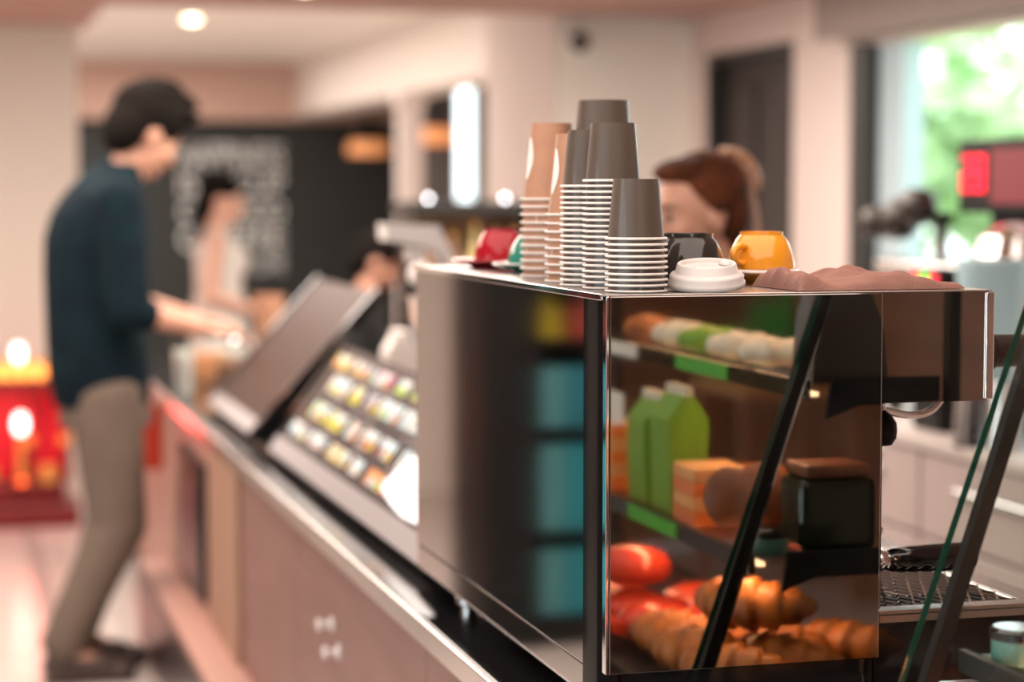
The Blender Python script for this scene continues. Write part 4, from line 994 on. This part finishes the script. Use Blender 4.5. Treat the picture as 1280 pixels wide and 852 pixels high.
# ------------------------------------------------------------------ carton shelf on the customer side (seen mirrored in the rear panel)
rk = thing('carton_shelf', 'black retail shelf mirrored in the dark rear panel', 'shelf', (-0.42, 6.8, 0))
for x in (-0.24, 0.24): boxo('side_panel', M_BLACK, (x-0.01, x+0.01, -0.2, 0.2, 0.001, 1.35), rk)
for z in (0.08, 0.36, 0.705, 1.0, 1.18): boxo('rack_shelf', M_BLACK, (-0.2295, 0.2295, -0.2, 0.2, z, z+0.015), rk)
boxo('back_board', M_BLACK, (-0.2295, 0.2295, 0.2005, 0.21, 0.05, 1.35), rk)
boxo('door_panel', M_BLACK, (0.055, 0.25, -0.225, -0.2005, 0.02, 1.40), rk)
boxo('plinth_board', M_BLACK, (-0.2295, 0.05, -0.2, 0.2, 0.0, 0.0795), rk)
kk = 0
for (z, h, ms) in ((0.0955, 0.22, [M_TEAL, M_TEAL, M_TEALPALE]), (0.3755, 0.29, [M_TEAL, M_TEAL, M_TEALPALE]), (0.7205, 0.20, [M_TEALDARK, M_TEALDARK, M_TEALPALE]), (1.1955, 0.10, [M_TEALDARK, M_TEALPALE, M_TEALPALE])):
    for q, m in enumerate(ms):
        x = -0.42 - 0.180 + q*0.092
        t = thing('carton', '%s carton, %s on the %s of the mirrored shelf' % ({id(M_TEAL): 'teal', id(M_TEALPALE): 'pale teal', id(M_TEALDARK): 'dark teal'}[id(m)], ['left', 'middle', 'right'][q], {0: 'bottom board', 1: 'second board', 2: 'third board', 3: 'topmost board'}[kk]), 'box', (x, 6.72, z), 0, 'cartons on the mirrored shelf')
        boxo('carton_body', m, (-0.043, 0.043, -0.1, 0.1, 0, h), t, 0.004)
        boxo('carton_flap', m, (-0.043, 0.043, -0.098, -0.002, h+0.0003, h+0.004), t)
    kk += 1
for q, (m, lb) in enumerate(((M_YELLOWBAG, 'yellow coffee bag on the fourth board of the mirrored shelf'), (M_REDWRAP, 'red coffee bag on the fourth board of the mirrored shelf'))):
    t = thing('coffee_bag', lb, 'bag', (-0.41 - 0.14*q, 6.72, 1.0155))
    bm = newbm(); prism(bm, [(-0.06, 0), (0.06, 0), (0.055, 0.10), (0.02, 0.13), (-0.02, 0.13), (-0.055, 0.10)], 'Y', -0.04, 0.04); link('bag_body', bm, m, t)
    boxo('folded_top', m, (-0.05, 0.05, -0.008, 0.008, 0.1305, 0.145), t)

pp = thing('potted_plant', 'green leafy plant on a wooden side table mirrored in the steel side panel', 'plant', (3.0, -2.45, 0.801))
latheo('pot', M_WHITECER, [(0, 0), (0.07, 0), (0.09, 0.12), (0.08, 0.12), (0, 0.10)], pp, 24)
bm = newbm(); rd = random.Random(9)
for k in range(90):
    a = rd.uniform(0, 2*PI); e = rd.uniform(0.2, 1.4); L = rd.uniform(0.15, 0.34)
    d = Vector((math.cos(a)*math.cos(e), math.sin(a)*math.cos(e), math.sin(e))); sd = d.cross(Vector((0, 0, 1))).normalized()*0.022
    b = Vector((0, 0, 0.10)); v = [bm.verts.new(b), bm.verts.new(b + d*L*0.6 + sd), bm.verts.new(b + d*L + Vector((0, 0, -0.03))), bm.verts.new(b + d*L*0.6 - sd)]
    bm.faces.new(v)
lf = link('leaves', bm, mat('bright_plant_leaves', (0.06, 0.45, 0.08), 0.5), pp); lf['kind'] = 'stuff'
tb = thing('side_table', 'brown timber side table carrying the green plant', 'table', (3.0, -2.45, 0))
boxo('table_top', M_CRUMB, (-0.25, 0.25, -0.25, 0.25, 0.775, 0.80), tb, 0.004)
for x, y in ((-0.22, -0.22), (0.22, -0.22), (-0.22, 0.22), (0.22, 0.22)): boxo('leg', M_BROWNWALL, (x-0.02, x+0.02, y-0.02, y+0.02, 0.0, 0.7745), tb)

# ------------------------------------------------------------------ people
def ell(bm, c, rad, R=None):
    r = bmesh.ops.create_icosphere(bm, subdivisions=3, radius=1)
    M = Matrix.Translation(c) @ (R.to_4x4() if R else Matrix.Identity(4)) @ Matrix.Diagonal((*rad, 1))
    bmesh.ops.transform(bm, matrix=M, verts=r['verts'])
def cap(bm, p0, r0, p1, r1):
    p0 = Vector(p0); p1 = Vector(p1); n = 4
    tube(bm, [p0 + (p1-p0)*i/n for i in range(n+1)], [r0 + (r1-r0)*i/n for i in range(n+1)], 16)
    ell(bm, p0, (r0, r0, r0)); ell(bm, p1, (r1, r1, r1))
def flat(bm, p0, a0, p1, a1, R=None):
    """elliptical limb: a=(halfx, halfy) lofted vertical-ish"""
    p0 = Vector(p0); p1 = Vector(p1); n = 5; seg = 20; rings = []
    for i in range(n+1):
        t = i/n; c = p0.lerp(p1, t); hx = a0[0]+(a1[0]-a0[0])*t; hy = a0[1]+(a1[1]-a0[1])*t
        rings.append([bm.verts.new(c + Vector((hx*math.cos(2*PI*k/seg), hy*math.sin(2*PI*k/seg), 0))) for k in range(seg)])
    fs = []
    for A, B in zip(rings, rings[1:]):
        for k in range(seg): fs.append(bm.faces.new((A[k], A[(k+1) % seg], B[(k+1) % seg], B[k])))
    fs.append(bm.faces.new(rings[0][::-1])); fs.append(bm.faces.new(rings[-1]))
    bmesh.ops.recalc_face_normals(bm, faces=fs)
def loft(bm, secs, seg=28):
    rings = [[bm.verts.new((x + hx*math.cos(2*PI*k/seg), hy*math.sin(2*PI*k/seg), z)) for k in range(seg)] for (x, z, hx, hy) in secs]
    fs = []
    for A, B in zip(rings, rings[1:]):
        for k in range(seg): fs.append(bm.faces.new((A[k], A[(k+1) % seg], B[(k+1) % seg], B[k])))
    fs.append(bm.faces.new(rings[0][::-1])); fs.append(bm.faces.new(rings[-1]))
    bmesh.ops.recalc_face_normals(bm, faces=fs)
def finish(name, bm, m, parent, voxel, it=4):
    o = link(name, bm, m, parent)
    md = o.modifiers.new('r', 'REMESH'); md.mode = 'VOXEL'; md.voxel_size = voxel; md.use_smooth_shade = True
    sm = o.modifiers.new('s', 'SMOOTH'); sm.iterations = it; sm.factor = 0.5
    return o
def head(bm, c, R):
    def P(x, y, z): return Vector(c) + R @ Vector((x, y, z))
    ell(bm, P(-0.012, 0, 0.025), (0.094, 0.075, 0.088), R)
    ell(bm, P(0.025, 0, -0.035), (0.062, 0.058, 0.078), R)
    ell(bm, P(0.055, 0, -0.085), (0.026, 0.030, 0.022), R)
    ell(bm, P(0.062, 0, 0.030), (0.026, 0.050, 0.026), R)
    cap(bm, P(0.080, 0, 0.012), 0.008, P(0.102, 0, -0.024), 0.013)
    for s in (-1, 1):
        ell(bm, P(-0.008, s*0.076, -0.010), (0.018, 0.008, 0.031), R)
        ell(bm, P(0.058, s*0.038, -0.025), (0.026, 0.022, 0.024), R)
        ell(bm, P(0.070, s*0.030, 0.006), (0.014, 0.014, 0.010), R)
    ell(bm, P(0.083, 0, -0.052), (0.010, 0.022, 0.009), R)
def face_bits(c, R, t, skin):
    def P(x, y, z): return Vector(c) + R @ Vector((x, y, z))
    for s in (-1, 1):
        bm = newbm(); ell(bm, P(0.0835, s*0.030, 0.006), (0.006, 0.012, 0.006), R); link('eye', bm, M_EYE, t, True)
        bm = newbm(); cap(bm, P(0.088, s*0.016, 0.026), 0.003, P(0.080, s*0.046, 0.028), 0.003); link('eyebrow', bm, M_HAIRBLACK, t, True)
    bm = newbm(); ell(bm, P(0.092, 0, -0.050), (0.005, 0.019, 0.005), R); ell(bm, P(0.090, 0, -0.058), (0.005, 0.016, 0.005), R); link('lips', bm, M_LIPS, t, True)
def hand(bm, w, d, palm_n, side, curl=0.5, s=1.0):
    """w wrist, d direction, palm_n palm normal (down side)"""
    w = Vector(w); d = Vector(d).normalized(); n = Vector(palm_n).normalized(); sdv = d.cross(n).normalized()*side
    pc = w + d*0.045*s
    for q in (-0.024, -0.008, 0.008, 0.024): cap(bm, w + d*0.012*s + sdv*q*0.7*s, 0.013*s, w + d*0.082*s + sdv*q*s, 0.0105*s)
    for i, q in enumerate((-0.028, -0.009, 0.010, 0.028)):
        L = (0.028, 0.034, 0.032, 0.024)[i]*s
        p0 = w + d*0.088*s + sdv*q*s
        p1 = p0 + (d + n*curl*0.5).normalized()*L*1.2; p2 = p1 + (d*0.8 + n*curl*1.2).normalized()*L*0.8; p3 = p2 + (d*0.4 + n*curl*1.6).normalized()*L*0.6
        cap(bm, p0, 0.0085*s, p1, 0.008*s); cap(bm, p1, 0.008*s, p2, 0.0072*s); cap(bm, p2, 0.0072*s, p3, 0.006*s)
    t0 = w + d*0.025*s - sdv*0.022*s; t1 = t0 - sdv*0.028*s + d*0.022*s + n*0.008; t2 = t1 + d*0.030*s - sdv*0.006*s + n*0.008
    cap(bm, t0, 0.012*s, t1, 0.0095*s); cap(bm, t1, 0.0095*s, t2, 0.0075*s)
def rotm(yaw, pitch, roll=0):
    return Matrix.Rotation(yaw, 3, 'Z') @ Matrix.Rotation(pitch, 3, 'Y') @ Matrix.Rotation(roll, 3, 'X')

# --- the man: local x forward (towards the counter), y left, z up
man = thing('person', 'man in dark teal shirt and khaki trousers leaning over the counter', 'person', (0.437, 6.60, 0))
Rh = rotm(0.35, math.radians(30))*1.1; hc = (0.195, 0.0, 1.675)
bm = newbm()
head(bm, hc, Rh)
cap(bm, (0.130, 0, 1.55), 0.062, (0.185, 0, 1.66), 0.056)
cap(bm, (0.07, -0.12, 1.48), 0.05, (0.07, 0.12, 1.48), 0.05)
flat(bm, (0.06, 0, 0.92), (0.10, 0.15), (0.035, 0, 1.25), (0.11, 0.16)); flat(bm, (0.035, 0, 1.25), (0.11, 0.16), (0.07, 0, 1.50), (0.09, 0.17))
WR = [((0.09, -0.205, 1.475), (0.115, -0.235, 1.145), (0.325, -0.20, 1.09)), ((0.09, 0.205, 1.475), (0.13, 0.235, 1.16), (0.34, 0.14, 1.10))]
for k, (s_, e_, w_) in enumerate(WR):
    cap(bm, s_, 0.050, e_, 0.041); cap(bm, e_, 0.042, w_, 0.027)
    hand(bm, w_, (0.97, 0.10*(-1)**k*1, -0.12), (0.1, 0, -1), 1 if k == 0 else -1, 0.6, 1.05)
LG = [((0.055, -0.09, 0.90), (0.085, -0.10, 0.48), (-0.085, -0.12, 0.09)), ((0.055, 0.09, 0.90), (0.09, 0.09, 0.48), (-0.03, 0.10, 0.09))]
for (h_, k_, a_) in LG:
    cap(bm, h_, 0.080, k_, 0.052); cap(bm, k_, 0.052, a_, 0.036); cap(bm, a_, 0.036, (a_[0]+0.13, a_[1], 0.045), 0.026)
finish('body', bm, M_SKIN, man, 0.007, 3)
face_bits(hc, Rh, man, M_SKIN)
bm = newbm()
loft(bm, [(0.050, 0.84, 0.150, 0.185), (0.040, 0.95, 0.158, 0.195), (0.030, 1.10, 0.152, 0.190), (0.035, 1.25, 0.160, 0.200), (0.040, 1.36, 0.162, 0.210), (0.050, 1.44, 0.148, 0.215), (0.065, 1.50, 0.120, 0.205), (0.085, 1.55, 0.095, 0.150), (0.105, 1.59, 0.072, 0.090)])
for (s_, e_, w_) in WR:
    cap(bm, s_, 0.076, e_, 0.068)
    p = Vector(e_).lerp(Vector(w_), 0.22); cap(bm, e_, 0.066, p, 0.055)
finish('shirt', bm, M_SHIRT, man, 0.010, 16)
bm = newbm(); tube(bm, bez((0.070, -0.06, 1.585), (0.06, -0.02, 1.60), (0.06, 0.02, 1.60), (0.070, 0.06, 1.585), 8), 0.018, 10); tube(bm, bez((0.070, -0.06, 1.585), (0.10, -0.085, 1.58), (0.15, -0.06, 1.555), (0.18, -0.02, 1.53), 8), 0.014, 10); tube(bm, bez((0.070, 0.06, 1.585), (0.10, 0.085, 1.58), (0.15, 0.06, 1.555), (0.18, 0.02, 1.53), 8), 0.014, 10)
finish('collar', bm, M_SHIRT, man, 0.007, 2)
bm = newbm()
flat(bm, (0.06, 0, 0.78), (0.145, 0.175), (0.045, 0, 0.98), (0.135, 0.17))
for (h_, k_, a_) in LG:
    cap(bm, (h_[0], h_[1], 0.88), 0.112, k_, 0.088); cap(bm, k_, 0.088, (a_[0], a_[1], 0.13), 0.068)
finish('trousers', bm, M_TROUSER, man, 0.010, 5)
for (h_, k_, a_) in LG:
    bm = newbm(); cap(bm, (a_[0]-0.02, a_[1], 0.055), 0.048, (a_[0]+0.13, a_[1], 0.042), 0.038); ell(bm, (a_[0]+0.17, a_[1], 0.034), (0.05, 0.042, 0.030))
    box(bm, a_[0]-0.065, a_[0]+0.215, a_[1]-0.040, a_[1]+0.040, 0.002, 0.022)
    finish('shoe', bm, M_SHOE, man, 0.007, 3)
bm = newbm()
def PH(x, y, z): return Vector(hc) + Rh @ Vector((x, y, z))
ell(bm, PH(-0.022, 0, 0.055), (0.112, 0.093, 0.094), Rh); ell(bm, PH(-0.066, 0, -0.005), (0.064, 0.084, 0.088), Rh)
ell(bm, PH(0.045, 0, 0.100), (0.062, 0.070, 0.038), Rh); ell(bm, PH(0.020, 0, 0.128), (0.060, 0.060, 0.030), Rh)
rd = random.Random(3)
for k in range(60):
    a = rd.uniform(0, 2*PI); e = rd.uniform(0.35, 1.4)
    p = PH(-0.015+0.10*math.cos(a)*math.cos(e), 0.085*math.sin(a)*math.cos(e), 0.06+0.085*math.sin(e))
    q = PH(0.010+0.125*math.cos(a)*math.cos(e), 0.098*math.sin(a)*math.cos(e), 0.07+0.105*math.sin(e))
    cap(bm, p, 0.014, q, 0.006)
finish('hair', bm, M_HAIRBLACK, man, 0.007, 1)

# --- barista behind the machine: faces -X, head tilted down
bar = thing('person', 'barista with brown tied-up hair working behind the espresso machine', 'person', (1.665, 4.17, 0))
Rb = rotm(PI+0.25, math.radians(7)); hb = (-0.135, -0.02, 1.452)
bm = newbm(); head(bm, hb, Rb)
cap(bm, (-0.05, 0, 1.33), 0.048, (-0.115, -0.015, 1.43), 0.044)
cap(bm, (0.0, -0.12, 1.28), 0.05, (0.0, 0.12, 1.28), 0.05)
flat(bm, (0.02, 0, 0.85), (0.095, 0.14), (0.0, 0, 1.28), (0.085, 0.14))
WB = [((0.0, -0.165, 1.265), (-0.05, -0.20, 1.02), (-0.21, -0.13, 0.99)), ((0.0, 0.165, 1.265), (-0.05, 0.20, 1.02), (-0.21, 0.13, 0.99))]
for k, (s_, e_, w_) in enumerate(WB):
    cap(bm, s_, 0.040, e_, 0.034); cap(bm, e_, 0.034, w_, 0.023); hand(bm, w_, (-1, 0, -0.2), (0, 0, -1), 1 if k else -1, 0.6, 0.92)
LB = [((0.02, -0.08, 0.85), (0.02, -0.085, 0.45), (0.03, -0.09, 0.08)), ((0.02, 0.08, 0.85), (0.02, 0.085, 0.45), (0.03, 0.09, 0.08))]
for (h_, k_, a_) in LB:
    cap(bm, h_, 0.075, k_, 0.048); cap(bm, k_, 0.048, a_, 0.034); cap(bm, a_, 0.034, (a_[0]-0.12, a_[1], 0.04), 0.024)
finish('body', bm, M_SKIN, bar, 0.0065, 3); face_bits(hb, Rb, bar, M_SKIN)
bm = newbm()
flat(bm, (0.02, 0, 0.80), (0.12, 0.165), (0.0, 0, 1.22), (0.11, 0.165)); cap(bm, (0.0, -0.15, 1.265), 0.062, (0.0, 0.15, 1.265), 0.062)
for (s_, e_, w_) in WB: cap(bm, s_, 0.056, Vector(s_).lerp(Vector(e_), 0.6), 0.056)
finish('shirt', bm, M_BLACKCLOTH, bar, 0.010, 4)
bm = newbm(); flat(bm, (0.02, 0, 0.75), (0.125, 0.165), (0.02, 0, 0.93), (0.115, 0.16))
for (h_, k_, a_) in LB: cap(bm, h_, 0.095, k_, 0.070); cap(bm, k_, 0.070, (a_[0], a_[1], 0.12), 0.055)
finish('trousers', bm, M_BLACKCLOTH, bar, 0.010, 4)
for (h_, k_, a_) in LB:
    bm = newbm(); cap(bm, (a_[0]+0.02, a_[1], 0.05), 0.042, (a_[0]-0.13, a_[1], 0.038), 0.034); box(bm, a_[0]-0.17, a_[0]+0.055, a_[1]-0.035, a_[1]+0.035, 0.002, 0.02)
    finish('shoe', bm, M_SHOE, bar, 0.008, 3)
def PB(x, y, z): return Vector(hb) + Rb @ Vector((x, y, z))
bm = newbm(); ell(bm, PB(-0.034, 0, 0.052), (0.094, 0.089, 0.082), Rb); ell(bm, PB(-0.065, 0, 0.0), (0.055, 0.078, 0.082), Rb)
ell(bm, PB(0.020, 0, 0.096), (0.060, 0.066, 0.028), Rb); ell(bm, PB(-0.085, 0, 0.065), (0.045, 0.05, 0.045), Rb); ell(bm, PB(-0.070, 0, -0.075), (0.034, 0.055, 0.05), Rb)
for s in (-1, 1): cap(bm, PB(0.015, s*0.070, 0.060), 0.018, PB(-0.010, s*0.078, 0.015), 0.014)
finish('hair', bm, M_HAIRBROWN, bar, 0.006, 2)
bm = newbm()
for s in (-1, 1):
    tube(bm, bez(PB(-0.09, s*0.012, 0.125), PB(-0.135, s*0.020, 0.12), PB(-0.165, s*0.022, 0.08), PB(-0.160, s*0.012, 0.035), 8), [0.010]*9, 10)
    for q in range(4):
        t_ = 0.2+q*0.2; p = PB(-0.10-0.062*t_, s*0.03, 0.125-0.085*t_); cap(bm, p, 0.006, p + Rb @ Vector((0.03, 0, -0.012)), 0.004)
finish('hair_claw', bm, M_CLIP, bar, 0.005, 1)
bm = newbm(); tube(bm, bez(PB(-0.125, 0.03, 0.05), PB(-0.135, 0.045, -0.02), PB(-0.12, 0.05, -0.10), PB(-0.10, 0.045, -0.20), 10), 0.010, 8)
link('ribbon', bm, M_RIBBON, bar, True)

# --- woman in white at the end of the counter
gl = thing('person', 'woman in a sleeveless white dress standing by the far black wall', 'person', (1.225, 9.5, 0))
Rg = rotm(-0.15, math.radians(10)); hg = (0.02, 0, 1.462)
bm = newbm(); head(bm, hg, Rg); cap(bm, (-0.01, 0, 1.33), 0.045, (0.0, 0, 1.41), 0.042)
cap(bm, (-0.02, -0.11, 1.285), 0.045, (-0.02, 0.11, 1.285), 0.045); flat(bm, (-0.0, 0, 0.82), (0.09, 0.13), (-0.01, 0, 1.27), (0.085, 0.14))
WG = [((-0.03, -0.165, 1.275), (-0.06, -0.20, 1.04), (0.12, -0.19, 0.98)), ((-0.03, 0.165, 1.275), (-0.03, 0.20, 1.04), (0.14, 0.15, 0.98))]
for k, (s_, e_, w_) in enumerate(WG):
    cap(bm, s_, 0.042, e_, 0.034); cap(bm, e_, 0.034, w_, 0.022); hand(bm, w_, (1, 0, -0.1), (0, 0, -1), 1 if k == 0 else -1, 0.6, 0.9)
LGG = [((0, -0.08, 0.82), (0.02, -0.08, 0.45), (0.0, -0.085, 0.08)), ((0, 0.08, 0.82), (0.02, 0.08, 0.45), (0.0, 0.085, 0.08))]
for (h_, k_, a_) in LGG: cap(bm, h_, 0.075, k_, 0.05); cap(bm, k_, 0.05, a_, 0.033); cap(bm, a_, 0.033, (a_[0]+0.12, a_[1], 0.036), 0.023)
finish('body', bm, M_SKIN2, gl, 0.007, 3); face_bits(hg, Rg, gl, M_SKIN2)
bm = newbm(); flat(bm, (0, 0, 1.02), (0.105, 0.15), (0.0, 0, 1.27), (0.115, 0.155)); flat(bm, (0.02, 0, 0.50), (0.19, 0.21), (0, 0, 1.03), (0.115, 0.155)); cap(bm, (-0.01, -0.09, 1.285), 0.055, (-0.01, 0.09, 1.285), 0.055); ell(bm, (0.07, 0, 1.19), (0.07, 0.12, 0.07))
finish('dress', bm, M_WHITECLOTH, gl, 0.010, 4)
bm = newbm()
def PG(x, y, z): return Vector(hg) + Rg @ Vector((x, y, z))
ell(bm, PG(-0.022, 0, 0.048), (0.100, 0.085, 0.084), Rg); ell(bm, PG(-0.065, 0, -0.01), (0.052, 0.078, 0.085), Rg); cap(bm, PG(-0.08, 0, -0.05), 0.045, PG(-0.09, 0, -0.13), 0.03)
finish('hair', bm, M_HAIRBLACK, gl, 0.008, 2)
for (h_, k_, a_) in LGG:
    bm = newbm(); cap(bm, (a_[0]-0.015, a_[1], 0.04), 0.036, (a_[0]+0.12, a_[1], 0.032), 0.028); finish('shoe', bm, M_WHITECLOTH, gl, 0.007, 2)

# --- seated person in black behind the counter
st = thing('person', 'dark-haired person in black seated behind the white terminal', 'person', (1.78, 8.38, 0))
Rs = rotm(-0.2, math.radians(28)); hs = (-0.05, 0, 1.215)
bm = newbm(); head(bm, hs, Rs); cap(bm, (-0.11, 0, 1.09), 0.046, (-0.075, 0, 1.17), 0.043)
cap(bm, (-0.12, -0.12, 1.04), 0.048, (-0.12, 0.12, 1.04), 0.048); flat(bm, (-0.15, 0, 0.58), (0.11, 0.15), (-0.12, 0, 1.04), (0.09, 0.145))
WS = [((-0.11, -0.17, 1.03), (-0.02, -0.21, 0.80), (0.19, -0.10, 0.78)), ((-0.11, 0.17, 1.03), (-0.02, 0.21, 0.80), (0.19, 0.12, 0.78))]
for k, (s_, e_, w_) in enumerate(WS): cap(bm, s_, 0.042, e_, 0.035); cap(bm, e_, 0.035, w_, 0.023); hand(bm, w_, (1, 0, -0.1), (0, 0, -1), 1 if k == 0 else -1, 0.6, 0.9)
LS = [((-0.13, -0.09, 0.60), (0.25, -0.11, 0.58), (0.25, -0.11, 0.10)), ((-0.13, 0.09, 0.60), (0.25, 0.11, 0.58), (0.25, 0.11, 0.10))]
for (h_, k_, a_) in LS: cap(bm, h_, 0.078, k_, 0.052); cap(bm, k_, 0.052, a_, 0.034); cap(bm, a_, 0.034, (a_[0]+0.12, a_[1], 0.04), 0.024)
finish('body', bm, M_SKIN, st, 0.0075, 3); face_bits(hs, Rs, st, M_SKIN)
bm = newbm(); flat(bm, (-0.15, 0, 0.54), (0.135, 0.175), (-0.12, 0, 1.0), (0.12, 0.17)); cap(bm, (-0.12, -0.14, 1.035), 0.064, (-0.12, 0.14, 1.035), 0.064)
for (s_, e_, w_) in WS: cap(bm, s_, 0.060, e_, 0.054); cap(bm, e_, 0.054, Vector(e_).lerp(Vector(w_), 0.8), 0.042)
finish('shirt', bm, M_BLACKCLOTH, st, 0.010, 4)
bm = newbm()
for (h_, k_, a_) in LS: cap(bm, h_, 0.096, k_, 0.070); cap(bm, k_, 0.070, (a_[0], a_[1], 0.14), 0.054)
finish('trousers', bm, M_BLACKCLOTH, st, 0.010, 4)
for (h_, k_, a_) in LS:
    bm = newbm(); cap(bm, (a_[0]-0.02, a_[1], 0.05), 0.042, (a_[0]+0.13, a_[1], 0.038), 0.034); finish('shoe', bm, M_SHOE, st, 0.008, 3)
bm = newbm()
def PS(x, y, z): return Vector(hs) + Rs @ Vector((x, y, z))
ell(bm, PS(-0.022, 0, 0.048), (0.102, 0.087, 0.085), Rs); ell(bm, PS(-0.065, 0, -0.01), (0.055, 0.080, 0.088), Rs)
finish('hair', bm, M_HAIRBLACK, st, 0.008, 2)
sl = thing('bar_stool', 'black round bar stool under the seated person in black', 'stool', (1.63, 8.38, 0))
latheo('seat', M_BLACK, [(0, 0.47), (0.17, 0.47), (0.18, 0.48), (0.18, 0.50), (0.16, 0.512), (0, 0.512)], sl, 32)
for k in range(4): a = PI/4 + k*PI/2; tubeo('leg', M_SILVER, [(0.11*math.cos(a), 0.11*math.sin(a), 0.4695), (0.17*math.cos(a), 0.17*math.sin(a), 0.001)], 0.011, sl, 10)
latheo('foot_ring', M_SILVER, [(0.148, 0.2), (0.158, 0.19), (0.168, 0.2), (0.158, 0.21)], sl, 32, closed=True)
